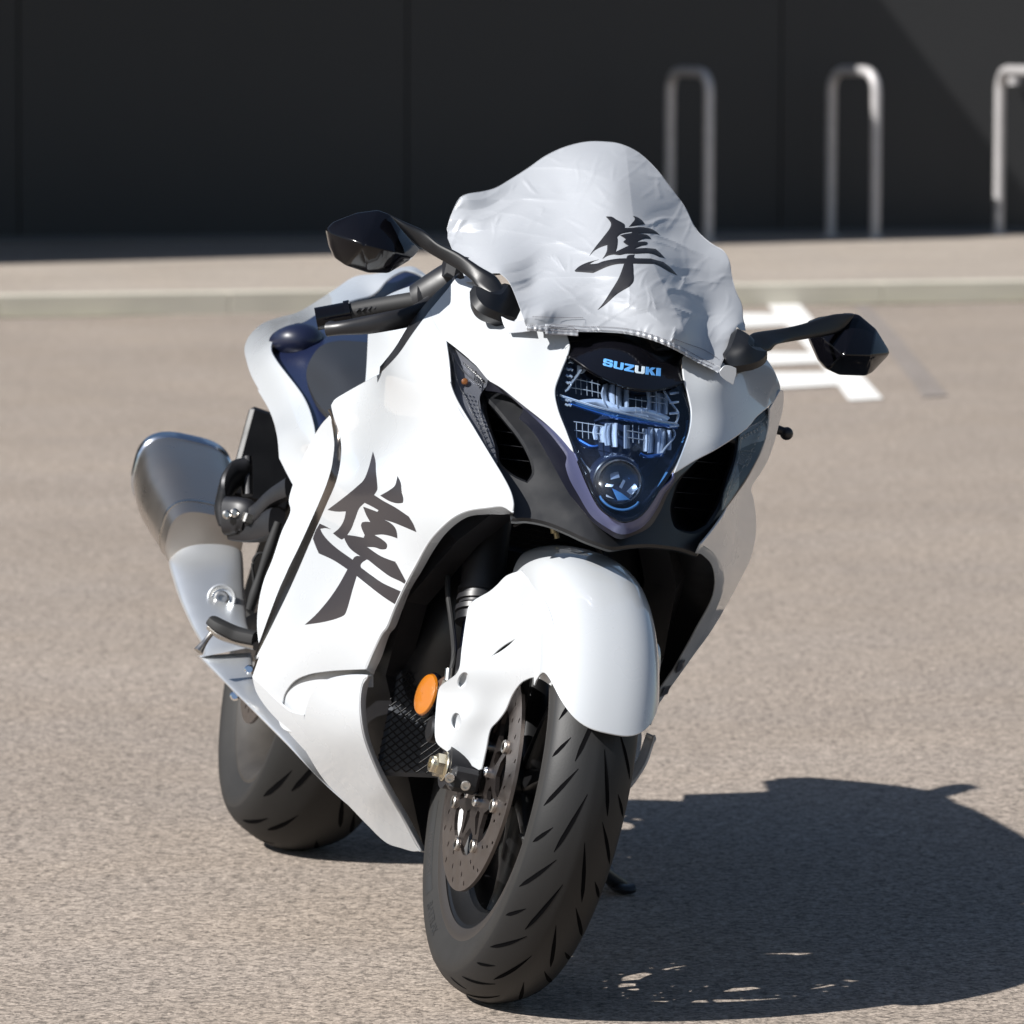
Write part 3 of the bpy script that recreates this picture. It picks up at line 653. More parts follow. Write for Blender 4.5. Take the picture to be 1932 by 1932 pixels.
# amber side reflector and its bracket
rc = at(805.5,1311,x=-.12); nrm = np.array([.30,-.93,.1]); nrm /= np.linalg.norm(nrm)
mb = MB(); e2 = np.array([-.39,.0,.92]); 
def ovalxf(scale):
    a1 = np.cross(nrm, (0,0,1)); a1 /= np.linalg.norm(a1); b1 = np.cross(a1, nrm)
    return lambda V: rc+np.outer(V[:,0], a1)+np.outer(V[:,1], b1)+np.outer(V[:,2], nrm)
xf = ovalxf(1); prof = [(1.0,-.004),(1.0,.001),(.93,.004),(.7,.0062),(.35,.0072),(0.02,.0075)]
nn = 40; V = np.concatenate([xf(np.array([[r*.0255*math.cos(t), r*.0300*math.sin(t), h] for t in np.linspace(0,2*math.pi,nn,endpoint=False)])) for r, h in prof])
F = [(i*nn+j, i*nn+(j+1)%nn, (i+1)*nn+(j+1)%nn, (i+1)*nn+j) for i in range(len(prof)-1) for j in range(nn)]+[tuple(range(nn))[::-1]]
mb.add(V, F); rf = mb.build('side_reflector', 'amber', bike)
mb = MB(); V = np.concatenate([xf(np.array([[r*.0255*math.cos(t), r*.0300*math.sin(t), h] for t in np.linspace(0,2*math.pi,nn,endpoint=False)])) for r, h in ((.96,-.008),(1.07,-.007),(1.09,-.002),(1.03,.001),(.98,.001))])
mb.add(V, [(i*nn+j, i*nn+(j+1)%nn, (i+1)*nn+(j+1)%nn, (i+1)*nn+j) for i in range(4) for j in range(nn)]+[tuple(range(nn))[::-1]]); mb.build('reflector_backing', 'gloss_black', rf)
mb = MB(); tube(mb, px((812,1308,-.12),(832,1296,-.10),(852,1288,-.09)), [(.003,.009),(.003,.011),(.003,.013)], seg=8, ex=4); mb.build('reflector_bracket', 'copper_bracket', rf)
# --- rear wheel
WB = -1.445; RR = .315
g = []; npit = 14; pit = 2*math.pi/npit
for i in range(npit):
    for sd_ in (-1, 1):
        o_ = i*pit+(0 if sd_ < 0 else pit*.5)
        g += [(o_, sd_*.088, o_+.30, sd_*.064, .0040), (o_+.17, sd_*.052, o_+.47, sd_*.026, .0040)]
TW = .112
rw = MB()
lathe(rw, [(.228,-.078),(.2285,-.073),(.214,-.070),(.206,-.060),(.19,-.035),(.184,0),(.19,.035),(.206,.060),(.214,.070),(.2285,.073),(.228,.078),(.218,.079),(.206,.072),(.197,.062),(.181,.035),(.176,0),(.181,-.035),(.197,-.062),(.206,-.072),(.218,-.079)], (WB,0,RR), (0,1,0), 96, closed=True)
lathe(rw, [(.001,-.075),(.050,-.075),(.055,-.06),(.042,-.04),(.042,.04),(.055,.06),(.05,.075),(.001,.075)], (WB,0,RR), (0,1,0), 36)
for i in range(7):
    a = R_(i*360/7+5); e = np.array([math.cos(a),0,math.sin(a)]); f = np.array([-math.sin(a),0,math.cos(a)]); C0 = np.array([WB,0,RR])
    tube(rw, [C0+e*.04, C0+e*.10+f*.004, C0+e*.16, C0+e*.19], [(.022,.03),(.013,.024),(.011,.022),(.015,.034)], seg=10, ex=3, up=(0,1,0))
rear = rw.build('rear_wheel', 'rim_dusty', bike)
V, F, mt = tyre(RR, [(.2205,.072),(.222,.078),(.236,.087),(.252,.0945),(.266,.0945),(.284,.082),(.3005,.055),(.3115,.025),(RR,0)], g, 300, 56, .0, WB, RR)
mb = MB(); mb.add(V, F); mb.m = mt; mb.build('tyre', 'tread_rear', rear, extra=('sidewall','groove_shade'))
mb = MB(); plate(mb, circ(.13, 80), [circ(.09, 60)]+[circ(.004, 8, pt(.11, 2*math.pi*k/24)) for k in range(24)], .005, lambda V: np.stack([WB+V[:,0], -.095+V[:,2], RR+V[:,1]], 1)); mb.build('brake_disc', 'disc_steel', rear, smooth=False)
mb = MB(); lathe(mb, [(.095,.088),(.115,.088),(.118,.094),(.095,.094)], (WB,0,RR), (0,1,0), 44, closed=True); mb.build('sprocket', 'frame_black', rear)
# swingarm, chain, rear mudguard
mb = MB()
for sg in (-1, 1):
    tube(mb, [(WB, sg*.125, RR), (-1.2, sg*.125, .36), (-.95, sg*.115, .42), (-.83, sg*.10, .42)], [(.018,.035),(.02,.045),(.022,.055),(.025,.05)], seg=14, ex=4)
tube(mb, [(-1.02,-.11,.41), (-1.02,.11,.41)], [.04,.04], seg=14, smoothp=False); mb.build('swingarm', 'frame_black', bike)
mb = MB(); tube(mb, [(WB,.108,RR+.11),(-.80,.108,.41)], [(.006,.010)]*2, seg=8, smoothp=False); tube(mb, [(WB,.108,RR-.11),(-.80,.108,.33)], [(.006,.010)]*2, seg=8, smoothp=False); mb.build('chain', 'frame_black', bike)
# ------------------------------------------------------------------ bodywork: sheets with thickness, laid out in the bike frame
def copy_mirrored(mb, name, material, parent, **k):
    m2 = MB(); m2.v, m2.f, m2.m, m2.n = mb.v, mb.f, mb.m, mb.n; return m2.build(name, material, parent, mirror=True, **k)
# side fairing + upper cowl, right-hand side of the bike
DS = Depth(((1081,852,.115),(1058,795,.078),(1045,736,.037),(1072,670,.010),(1063,627,-.02),(976,600,-.05),(920,560,-.13),(866,525,-.20),(808,590,-.21),(716,706,-.33),(625,762,-.44),(648,850,-.44),(590,960,-.46),(540,1100,-.48),(476,1276,-.50),
  (690,1262,-.20),(760,1165,-.13),(815,1070,-.065),(870,985,.02),(968,971,.10),(937,875,.068),(885,760,-.012),(842,640,-.085),(930,710,-.005),(1000,790,.055),(570,1330,-.40)),
  p3=[(-.2,-.262,.66),(-.2,-.268,.80),(-.2,-.240,.50),(-.05,-.212,.74),(-.35,-.292,.66),(-.35,-.272,.46)])
UC = ([(1081.5,852,1),(1068,815)]+K5((270,620),(252,500),(290,380),(343,245),(352,200,1),(325,100,1))+[(1040,590),(980,560),(930,540),(892,523),(868,527,1)]
  +K1((950,915),(900,975),(800,1095,1),(830,1170),(886,1256,1),(960,1312),(1060,1400),(1128,1480),(1200,1525),(1300,1603),(1450,1722),(1530,1800)))
mb = MB(); shell(mb, UC, DS, .003, sp=8); cowl = mb.build('upper_cowl', 'white_paint', bike)
SF = (K1((798,1097,1),(700,1230),(620,1345),(515,1455,1),(420,1505),(330,1556),(262,1600),(247,1625,1))
  +K4((297,225),(312,290),(350,400),(365,500),(355,620),(325,740),(265,880),(170,1100))
  +K3((1190,1420),(1060,1690),(940,1935))+K6((390,160),(345,300,1),(440,400),(545,492,1),(560,420),(620,335),(700,292),(850,264),(1110,250,1),(1160,130),(1222,5))
  +K4((668,1715),(720,1590),(800,1420),(870,1290),(960,1130),(1040,1040),(1130,965),(1220,925),(1350,905),(1450,897),(1512,935,1),(1518,880),(1500,800),(1450,700),(1390,600),(1250,370),(1130,170),(1094,70),(1090,0))
  +K1((912,1500),(905,1400),(886,1260,1),(828,1173)))
mb = MB(); shell(mb, SF, DS, .003, sp=9)
# rolled front edge
fe = K6((1110,250),(1160,130),(1222,5))+K4((668,1715),(720,1590),(800,1420),(870,1290),(960,1130),(1040,1040),(1130,965),(1220,925),(1350,905),(1450,897),(1512,935))
fo = K6((1165,285),(1215,170),(1275,5))+K4((724,1715),(775,1590),(835,1445),(905,1330),(985,1190),(1060,1085),(1140,1010),(1225,962),(1350,948),(1450,950),(1518,948))
A1 = opencurve(fe, 8); B1 = opencurve(fo, 8); k = 90
rs = lambda P, k: np.stack([np.interp(np.linspace(0,1,k), np.r_[0,np.cumsum(np.linalg.norm(np.diff(P,axis=0),axis=1))]/np.linalg.norm(np.diff(P,axis=0),axis=1).sum(), P[:,i]) for i in (0,1)], 1)
def ribbon(mb, A, B, D, offA=0., offB=0., th=.003, k=90, rows=5, bulge=0., m=0, D2=None):
    a, b = rs(A, k), rs(B, k); VA, VB = D(a, offA), (D2 or D)(b, offB); V = []
    for i in range(rows):
        t = i/(rows-1); V.append(VA*(1-t)+VB*t+((OB-VA)/np.linalg.norm(OB-VA, axis=1)[:,None])*bulge*math.sin(math.pi*t))
    V = np.concatenate(V); F = []
    for i in range(rows-1):
        for j in range(k-1): q = i*k+j; F += [(q, q+1, q+k+1), (q, q+k+1, q+k)]
    n = vnormals(V, F); 
    if ((OB-V)*n).sum() < 0: F = [f[::-1] for f in F]
    mb.add(*thicken(V, F, th), m=m)
ribbon(mb, A1, B1, DS, .0, .028, bulge=.002)
side = mb.build('side_fairing', 'white_paint', bike)
for a_i in range(len(mb.v)): mb.v[a_i] = mb.v[a_i]*np.array([1,.93,1])+np.array([-.06,0,0])
kV = np.concatenate(mb.v); fr_ = set(np.nonzero(kV[:,0] > -.27)[0].tolist()); kf = [i for i, f in enumerate(mb.f) if not any(q in fr_ for q in f)]; mb.f = [mb.f[i] for i in kf]; mb.m = [mb.m[i] for i in kf]
side2 = copy_mirrored(mb, 'side_fairing', 'white_paint', bike)
DSL = Depth([(1476,740,-.155),(1451,771,-.09),(1468,805,-.145),(1448,868,-.125),(1415,924,-.12),(1364,963,.055),(1315,1040,.085),(1410,870,-.055),(1395,900,-.02),(1426,1000,-.17),(1424,1031,-.18),(1395,1112,-.20),(1358,1165,-.22),(1314,1229,-.25),(1280,1276,-.28),(1340,1000,.07),(1365,1078,-.03),(1366,1100,-.06),(1350,1150,-.11),(1320,1200,-.16),(1290,1253,-.20),(1245,1320,-.28),(1212,1375,-.31)])
SL = K12((671,256,1),(688,262),(691,290),(683,370),(660,460),(640,540),(600,650),(560,720),(508,806),(520,860),(532,940),(535,1040),(523,1128),(500,1210),(450,1310),(420,1370),(330,1530),(260,1640),(200,1720),(100,1860),(10,1985),(-60,2085),(-118,2170,1),(-110,2120),(-45,2040),(40,1930),(140,1790),(240,1620),(330,1440),(357,1340),(352,1270),(330,1210),(290,1160),(228,1118,1),(300,1030),(356,947),(375,905),(440,808),(512,700),(564,606),(602,480),(612,400),(614,358,1),(645,302))
mb = MB(); shell(mb, SL, DSL, .003, sp=8)
ribbon(mb, opencurve(K12((228,1118),(290,1160),(330,1210),(352,1270),(357,1340),(330,1440),(240,1620),(140,1790),(40,1930),(-45,2040),(-110,2125)), 8), opencurve(K12((203,1170),(258,1196),(290,1235),(306,1290),(308,1345),(290,1430),(200,1600),(100,1780),(5,1925),(-75,2040),(-135,2120)), 8), DSL, 0, .02, bulge=.002)
flank = mb.build('side_fairing', 'white_paint', bike)
DIN = Depth([(1315,1045,.03),(1350,1090,-.06),(1349,1120,-.10),(1342,1140,-.13),(1310,1190,-.17),(1280,1250,-.22),(1248,1300,-.27),(1215,1060,-.20),(1200,1180,-.29),(1195,1280,-.31)])
mb = MB(); shell(mb, K12((200,1150,1),(262,1185),(300,1232),(316,1290),(318,1345),(300,1432),(212,1600),(110,1785),(0,1945,1),(-110,1940,1),(-140,1500),(-110,1140,1)), DIN, .003, sp=10, off=.012); mb.build('inner_panel', 'satin_black', bike)
mb = MB()
for q in (((1275,1271),(1280,1252),(1293,1245),(1288,1262)), ((1246,1315),(1253,1299),(1266,1293),(1260,1309))): shell(mb, [p+(1,) for p in q], DSL, .0005, sp=6, off=-.003)
mb.build('calligraphy_decal', 'decal_grey', flank)
DN = Depth([(1289,717,.010),(1303,786,.034),(1292,840,.072),(1272,891,.112),(1300,640,-.05),(1380,689,-.03),(1449,771,-.075),(1471,735,-.14),(1478,745,-.17),(1460,700,-.15),(1440,670,-.16),(1345,835,.055),(1395,815,.0),(1400,640,-.15),(1380,750,-.01)])
NC = K5((1060,1054,1),(1120,905),(1166,760),(1176,640),(1158,540),(1128,432),(1118,340),(1120,280,1),(1180,200),(1500,280),(1560,260,1))+K12((500,40),(583,72),(622,120),(652,180),(670,232),(671,256,1),(645,300),(600,348),(540,400),(500,450),(440,500),(300,590),(200,642))
mb = MB(); shell(mb, NC, DN, .003, sp=8); mb.build('upper_cowl', 'white_paint', bike)
# calligraphy decal
E1 = K4((576,525,1),(546,640),(515,715),(470,760),(380,835),(270,918,1),(330,929),(395,928,1),(380,990),(350,1040),(308,1076,1),(345,1105),(368,1117),(382,1106,1),(395,1135),(425,1180),(510,1240),(545,1255,1),(620,1315),(690,1365),(760,1398),(797,1420,1),(804,1412,1),(728,1268,1),(675,1250),(620,1225),(535,1167,1),(590,1170),(630,1183),(665,1178),(670,1150),(640,1120),(585,1087,1),(640,1083),(690,1092),(740,1109,1),(735,1065),(722,1035),(690,1005),(640,980,1),(720,1005),(800,1038),(868,1067,1),(845,1010),(818,965,1),(730,905),(640,855),(583,818,1),(605,780),(603,730),(596,660),(593,590))
E1h = K4((520,870,1),(570,895),(614,920,1),(605,932,1),(560,915),(510,897,1),(530,950),(558,1000,1),(525,998),(503,1003,1),(496,1020),(500,1040),(521,1088,1),(513,1106,1),(460,1095),(403,1087,1),(430,1045),(455,980),(485,905))
E2 = K4((741,690,1),(762,735),(770,790),(780,850),(776,870,1),(740,873),(690,860),(625,822,1),(680,790),(722,757),(735,720))
E3 = K4((218,1010,1),(250,1025),(293,1048,1),(255,1040),(222,1046,1),(235,1075),(270,1120),(330,1175),(440,1254,1),(450,1237),(470,1228),(505,1235),(535,1251,1),(505,1270),(492,1290),(497,1308,1),(560,1355),(640,1410),(720,1448),(765,1468,1),(728,1555,1),(665,1515),(600,1468),(467,1362,1),(440,1450),(400,1590),(385,1622),(340,1645),(240,1672),(118,1690,1),(190,1625),(280,1520),(345,1425),(405,1318,1),(350,1280),(300,1250),(212,1210,1),(190,1160),(172,1110,1),(190,1060))
mb = MB()
for o_, h_ in ((E1,[E1h]),(E2,[]),(E3,[])): shell(mb, o_, DS, .0005, holes=h_, sp=9, off=-.0006, step=3)
ribbon(mb, np.array([p[:2] for p in K4((765,1468),(728,1555))]), np.array([p[:2] for p in K4((803,1482),(770,1558))]), DS, -.001, .017, th=.0005, k=6, rows=3, bulge=.0022)
d1 = mb.build('calligraphy_decal', 'decal_grey', side)
# trim stripe + panel behind it + vent recess + lower fairing
stR = K4((285,235),(312,290),(350,400),(365,500),(355,620),(325,740),(265,880),(170,1100))+K3((1190,1420),(1060,1690),(940,1935))+K6((390,160),(350,290))
stL = K3((1432,250),(1462,360),(1475,470),(1470,560),(1455,640),(1425,740),(1385,840),(1250,1140),(1130,1390),(1040,1620),(965,1830),(930,1935))+K6((385,160),(345,290))
a_, b_ = opencurve(stR, 8), opencurve(stL, 8)
mb = MB(); ribbon(mb, a_, b_, DS, .004, .006, k=110, rows=4, bulge=.003); st = mb.build('trim_stripe', 'bronze_trim', bike)
DR = Depth([(p[0], p[1], x) for p, x in zip(K3((1440,300),(1475,470),(1455,640),(1385,840),(1130,1390),(965,1830)), (-.46,-.455,-.455,-.465,-.495,-.515))]+[(p[0],p[1],x) for p, x in zip(K3((1300,520),(1200,740),(1180,920),(1060,1240),(965,1560),(965,1790)), (-.53,-.55,-.54,-.53,-.53,-.53))])
mb = MB(); shell(mb, K3((1440,290,1),(1400,330),(1340,420),(1280,540),(1200,740),(1170,860),(1182,920),(1120,1070),(1060,1250),(1000,1400),(965,1560),(956,1700),(966,1810,1),(1045,1620),(1135,1390),(1255,1140),(1390,840),(1460,640),(1480,470),(1468,360)), DR, .003, sp=8, off=.004)
mb.build('rear_side_panel', 'white_paint', bike); copy_mirrored(mb, 'rear_side_panel', 'white_paint', bike)
DV = Depth([(p[0], p[1], x) for p, x in zip(K6((560,420),(700,300),(1100,255),(545,500),(530,600),(690,600),(850,400),(1150,300)), (-.40,-.36,-.22,-.42,-.42,-.36,-.30,-.23))])
mb = MB(); shell(mb, K6((1150,240,1),(1108,236),(850,250),(700,278),(615,325),(552,420),(520,560),(540,640),(600,672),(660,660),(720,600,1),(735,520),(780,440),(850,395),(1000,370),(1150,370,1)), DV, .003, sp=8, off=.034)
mb.build('vent_recess', 'white_paint', bike); copy_mirrored(mb, 'vent_recess', 'white_paint', bike)
DF = Depth([(p[0], p[1], x) for p, x in zip(K6((1110,290),(1065,480),(1100,650),(1200,950),(1350,1200),(1500,1480),(1440,1480),(1250,1420),(1000,1170),(860,1010),(700,780),(695,560),(780,370),(850,320),(950,700),(600,650),(440,420),(345,305),(1150,1100)), (-.20,-.18,-.19,-.22,-.25,-.27,-.285,-.33,-.38,-.395,-.40,-.36,-.31,-.29,-.25,-.42,-.47,-.50,-.26))], lam=.8)
LF = K6((1150,292,1),(1000,292),(870,315),(800,350),(740,420),(705,520),(692,600,1),(670,650),(620,668),(560,640),(545,495,1),(440,402),(345,308,1),(370,390),(440,500),(560,640),(690,790),(800,960),(830,1030),(990,1165),(1120,1300),(1250,1420),(1350,1455),(1450,1480),(1500,1483,1),(1470,1440),(1350,1240),(1240,1050),(1160,880),(1100,700),(1072,560),(1068,450),(1085,350),(1112,318))
mb = MB(); shell(mb, K6((1120,292,1),(1000,292),(870,315),(800,350),(740,420),(705,520),(695,600),(690,780,1),(830,1000),(990,1165),(1120,1300),(1250,1420),(1350,1455),(1430,1476),(1478,1470,1),(1350,1240),(1240,1050),(1160,880),(1095,700),(1072,560),(1068,450),(1085,350),(1112,310)), DF, .003, sp=8)
fe = K6((1112,310),(1085,350),(1068,450),(1072,560),(1095,700),(1160,880),(1240,1050),(1350,1240),(1478,1470)); fo = K6((1150,300),(1128,350),(1110,450),(1112,560),(1132,700),(1198,880),(1285,1050),(1395,1240),(1525,1475))
ribbon(mb, opencurve(fe, 8), opencurve(fo, 8), DF, 0, .026, k=70, rows=4, bulge=.002)
shell(mb, K6((345,305,1),(400,360),(470,425),(545,492,1),(600,535),(690,560,1),(700,650),(700,800,1),(600,690),(540,620),(440,510),(370,400)), DF, .003, sp=8, off=.006)
lower = mb.build('lower_fairing', 'white_paint', bike); copy_mirrored(mb, 'lower_fairing', 'white_paint', bike)
# black edge trim between the cowl and the cockpit
mb = MB(); ribbon(mb, opencurve(K1((960,885),(900,975),(800,1095),(700,1230),(620,1345),(515,1455)), 8), opencurve(K1((850,980),(800,1030),(740,1100),(680,1180),(600,1310),(520,1410)), 8), DS, .003, .012, k=50, rows=4, bulge=.004)
mb.build('cowl_edge_trim', 'satin_black', bike); copy_mirrored(mb, 'cowl_edge_trim', 'satin_black', bike)
# --- nose: screen panel with lettering, headlight, blue-black surround, black lower cowl with intakes, indicators
DB = Depth([(1081,852,.118),(1178.8,990,.190),(1272,891,.118),(920,715,-.02),(1169,1017,.186),(1027,885,.080),(1330,870,.065),(1449,775,-.08),(1000,790,.045),(1125,960,.160),(1232,965,.160)])
SU = (K1((1128,1482,1),(1200,1527),(1300,1605),(1450,1724),(1530,1802),(1600,1882))+K5((378,914,1),(402,970),(480,1160),(556,1290),(640,1352),(725,1392),(820,1358),(885,1295),(962,1175),(1060,1054,1),(1150,990),(1250,930),(1370,860),(1480,792),(1600,700),(1690,625,1),(1640,690),(1540,770),(1490,800),(1400,850),(1290,905),(1170,1010),(1080,1100),(1020,1190),(960,1320),(900,1410),(860,1440),(800,1468),(690,1500),(600,1455),(500,1375),(440,1305),(330,1180),(190,1082,1),(184,1030),(150,960),(100,880),(0,745))+K1((1320,1640),(1200,1560),(1112,1545,1)))
DBm = Depth([(1081,852,.108),(1178.8,990,.186),(1272,891,.108),(920,715,-.03),(1169,1017,.160),(1027,885,.045),(1330,870,.030),(1449,775,-.10),(980,800,.0),(1110,985,.115),(1250,975,.115),(1060,840,.09),(1000,840,.015)])
mb = MB(); shell(mb, SU, DBm, .003, sp=7, off=.003); sur = mb.build('headlight_surround', 'surround_shaded', bike)
ea_ = opencurve(K1((1130,1482),(1200,1527),(1300,1605),(1450,1724),(1530,1802),(1600,1882))+K5((382,922),(402,970),(480,1160),(556,1290),(640,1352),(725,1392),(820,1358),(885,1295),(962,1175),(1055,1060)), 8)
eb_ = opencurve(K1((1130,1488),(1198,1538),(1293,1618),(1434,1748),(1508,1832),(1568,1925))+K5((325,990),(350,1090),(410,1200),(500,1345),(590,1415),(705,1470),(830,1430),(915,1340),(990,1200),(1062,1070)), 8)
mb = MB(); ribbon(mb, ea_, eb_, DBm, -.006, .003, k=120, rows=5, bulge=.003); mb.build('surround_edge', 'surround_lit', sur)
DC = Depth([(920,715,-.06),(968,972,.085),(1149,1031,.15),(1315,1045,.075),(1449,780,-.13),(1060,980,.11),(1230,1030,.12),(1027,885,.07),(1345,835,.02),(940,880,.045),(1365,960,.04),(1040,1010,.12),(1290,960,.07),(1380,870,.0),(885,760,-.04)])
LC = (K1((1115,1480,1),(1300,1620),(1600,1900))+K5((400,1000,1),(560,1310),(725,1420),(900,1310),(1060,1080,1),(1250,945),(1480,800),(1700,620,1),(1700,700),(1640,900),(1550,1080),(1385,1315),(1300,1460),(1215,1598,1),(1100,1560),(1000,1545),(900,1535),(760,1540),(640,1553),(560,1530),(450,1490),(330,1435),(200,1385),(60,1358),(-30,1362,1))+K4((1515,948,1),(1518,880),(1450,700),(1390,600),(1250,370),(1120,150),(1094,70),(1085,0)))
IN1 = K4((1322,145,1),(1350,165),(1400,215),(1480,310),(1560,410),(1620,510),(1655,600),(1660,680),(1615,738,1),(1530,700),(1450,640),(1412,590),(1400,500),(1360,380),(1325,250))
IN2 = K5((1440,830,1),(1350,870),(1250,930),(1150,1020),(1080,1110),(1050,1200),(1030,1300),(1060,1420),(1120,1455),(1200,1465),(1290,1420,1),(1370,1290),(1440,1080),(1480,950),(1480,850))
mb = MB(); shell(mb, LC, DC, .012, holes=[IN1, IN2], sp=8, off=.006); lc = mb.build('lower_cowl', 'black_plastic', bike)
for nm, H_, c_ in (('intake_duct', IN1, (K4((1530,470))[0])), ('intake_duct', IN2, (K5((1260,1180))[0]))):
    o_ = resample(H_, 7); c_ = np.array(c_); mb = MB(); V = []; n = len(o_); lv = 7
    for i in range(lv):
        t = i/(lv-1); q = c_+(o_-c_)*(1.03-.45*t**1.6); V.append(DC(q, .006+.16*t))
    V = np.concatenate(V); F = [(i*n+j, i*n+(j+1)%n, (i+1)*n+(j+1)%n, (i+1)*n+j) for i in range(lv-1) for j in range(n)]+[tuple((lv-1)*n+j for j in range(n))]
    mb.add(V, F); dk = mb.build(nm, 'satin_black', lc)
    mb = MB(); lo_, hi_ = o_.min(0), o_.max(0)
    for q_ in (.25,.42,.58,.74):
        yv = lo_[1]+(hi_[1]-lo_[1])*q_; xs_ = o_[np.abs(o_[:,1]-yv) < 9][:,0]
        if len(xs_) > 1: ribbon(mb, np.array([[xs_.min()+8, yv-3], [xs_.max()-8, yv+3]]), np.array([[xs_.min()+8, yv-1.4], [xs_.max()-8, yv+4.6]]), DC, .05, .07, k=4, rows=2, th=.001)
    mb.build('duct_vane', 'frame_black', dk, smooth=False)
DP = Depth([(1072,670,.010),(1289,717,.010),(1180,735,.055),(1193,691,.035),(1100,628,-.03),(1210,640,-.015),(1290,670,-.03),(1130,660,.012)])
SP = K5((300,60,1),(335,130),(357,195),(342,255),(340,268,1),(372,284),(500,372),(620,432),(740,480),(860,497),(970,488),(1060,464),(1120,430,1),(1122,390),(1104,345),(1116,290),(1130,240),(1120,150,1),(700,20))
mb = MB(); shell(mb, SP, DP, .003, sp=7, off=.003); sp_ = mb.build('screen_panel', 'screen_black', bike)
mb = MB(); ribbon(mb, opencurve(K5((338,266),(372,284),(500,372),(620,432),(740,480),(860,497),(970,488),(1060,464),(1122,430)), 6), opencurve(K5((334,274),(368,293),(497,381),(617,441),(738,489),(860,506),(972,497),(1064,472),(1124,438)), 6), DP, -.002, -.001, k=60, rows=3, bulge=.002); mb.build('panel_seam', 'gloss_black', sp_)
# lettering  S U Z U K I, traced cap by cap: (letter polygons in a 0..1 box each)
GL = {'S': [[(1,.72),(1,.9),(.86,1),(.14,1),(0,.9),(0,.56),(.12,.44),(.68,.42),(.70,.38),(.70,.24),(.64,.2),(.34,.2),(.3,.24),(.3,.32),(0,.32),(0,.12),(.14,0),(.86,0),(1,.12),(1,.50),(.88,.62),(.34,.62),(.3,.66),(.3,.76),(.36,.8),(.64,.8),(.7,.76),(.7,.70)]],
      'U': [[(0,1),(0,.14),(.14,0),(.86,0),(1,.14),(1,1),(.69,1),(.69,.27),(.63,.21),(.37,.21),(.31,.27),(.31,1)]],
      'Z': [[(0,1),(0,.78),(.56,.78),(0,.22),(0,0),(1,0),(1,.22),(.46,.22),(1,.78),(1,1)]],
      'K': [[(0,1),(0,0),(.31,0),(.31,.32),(.42,.42),(.66,0),(1.04,0),(.64,.60),(1.02,1),(.62,1),(.31,.66),(.31,1)]],
      'I': [[(0,1),(0,0),(.42,0),(.42,1)]]}
TL, TR, BL, BR = [np.array(q) for q in K5((585,284),(968,352),(578,330),(966,404))]
mb = MB(); xs = 0; ws = {'S':1,'U':1,'Z':1,'K':1.02,'I':.42}; tot = sum(ws[c] for c in 'SUZUKI')+.13*5
for ci, c in enumerate('SUZUKI'):
    for pl in GL[c]:
        P = []
        for a, b in pl:
            s_ = (xs+a)/tot; e = TL+(TR-TL)*s_; f = BL+(BR-BL)*s_; sag = 5*math.sin(math.pi*s_)*.55; P.append(tuple(f+(e-f)*b+np.array([0, sag]))+(1,))
        shell(mb, P, DP, .0006, sp=6, off=.0023, step=4, m=0 if ci != 3 else 1)
    xs += ws[c]+.13
mb.build('lettering', 'logo_blue', sp_, extra=('logo_pale',) if 'logo_pale' in MATS else ('road_paint',))
# headlight
DH = Depth([(1178.8,984,.186),(1167,910,.172),(1045,736,.034),(1303,786,.034),(1072,670,.006),(1289,717,.006),(1081,852,.110),(1272,891,.110),(1180,735,.050),(1175,800,.108),(1120,920,.148),(1235,945,.148),(1060,795,.07),(1292,840,.072)])
HL = K5((345,262,1),(300,350),(270,430),(255,500),(262,560),(285,660),(335,790),(392,925),(480,1140),(560,1288),(640,1350),(722,1384),(820,1350),(882,1290),(962,1165),(1050,1030),(1120,890),(1165,760),(1172,640),(1155,540),(1125,432,1),(1060,466),(970,490),(860,499),(740,482),(620,434),(500,374),(372,286))
mb = MB(); shell(mb, HL, DH, .002, sp=8, off=-.001); head = mb.build('headlight', 'lens_clear', bike)
bowl = resample(HL, 8); cb = bowl.mean(0); mb = MB(); V = []; n = len(bowl)
for i in range(6): t = i/5; V.append(DH(cb+(bowl-cb)*(1.0-.10*t), .004+.075*t))
V = np.concatenate(V); F = [(i*n+j, i*n+(j+1)%n, (i+1)*n+(j+1)%n, (i+1)*n+j) for i in range(5) for j in range(n)]
mb.add(V, F); shell(mb, [tuple(q)+(1,) for q in (cb+(bowl-cb)*.905)[::3]], DH, .002, sp=14, off=.079); mb.build('lamp_housing', 'lamp_dark', head)
mb = MB(); ribbon(mb, bowl[np.r_[0:n,0]], (cb+(bowl-cb)*.955)[np.r_[0:n,0]], DH, .003, .010, k=200, rows=3, bulge=.002); mb.build('lamp_bezel', 'gloss_black', head)
def strip(pts, w, off, off2=None, rows=4, bul=.003, th=.002, mb=None):
    a = opencurve(pts, 6); t = np.gradient(a, axis=0); t /= np.linalg.norm(t, axis=1)[:,None]; nn_ = np.stack([-t[:,1], t[:,0]], 1); mb = mb if mb is not None else MB()
    ribbon(mb, a-nn_*w/2, a+nn_*w/2, DH, off, off if off2 is None else off2, k=max(8, len(a)), rows=rows, bulge=bul, th=th); return mb
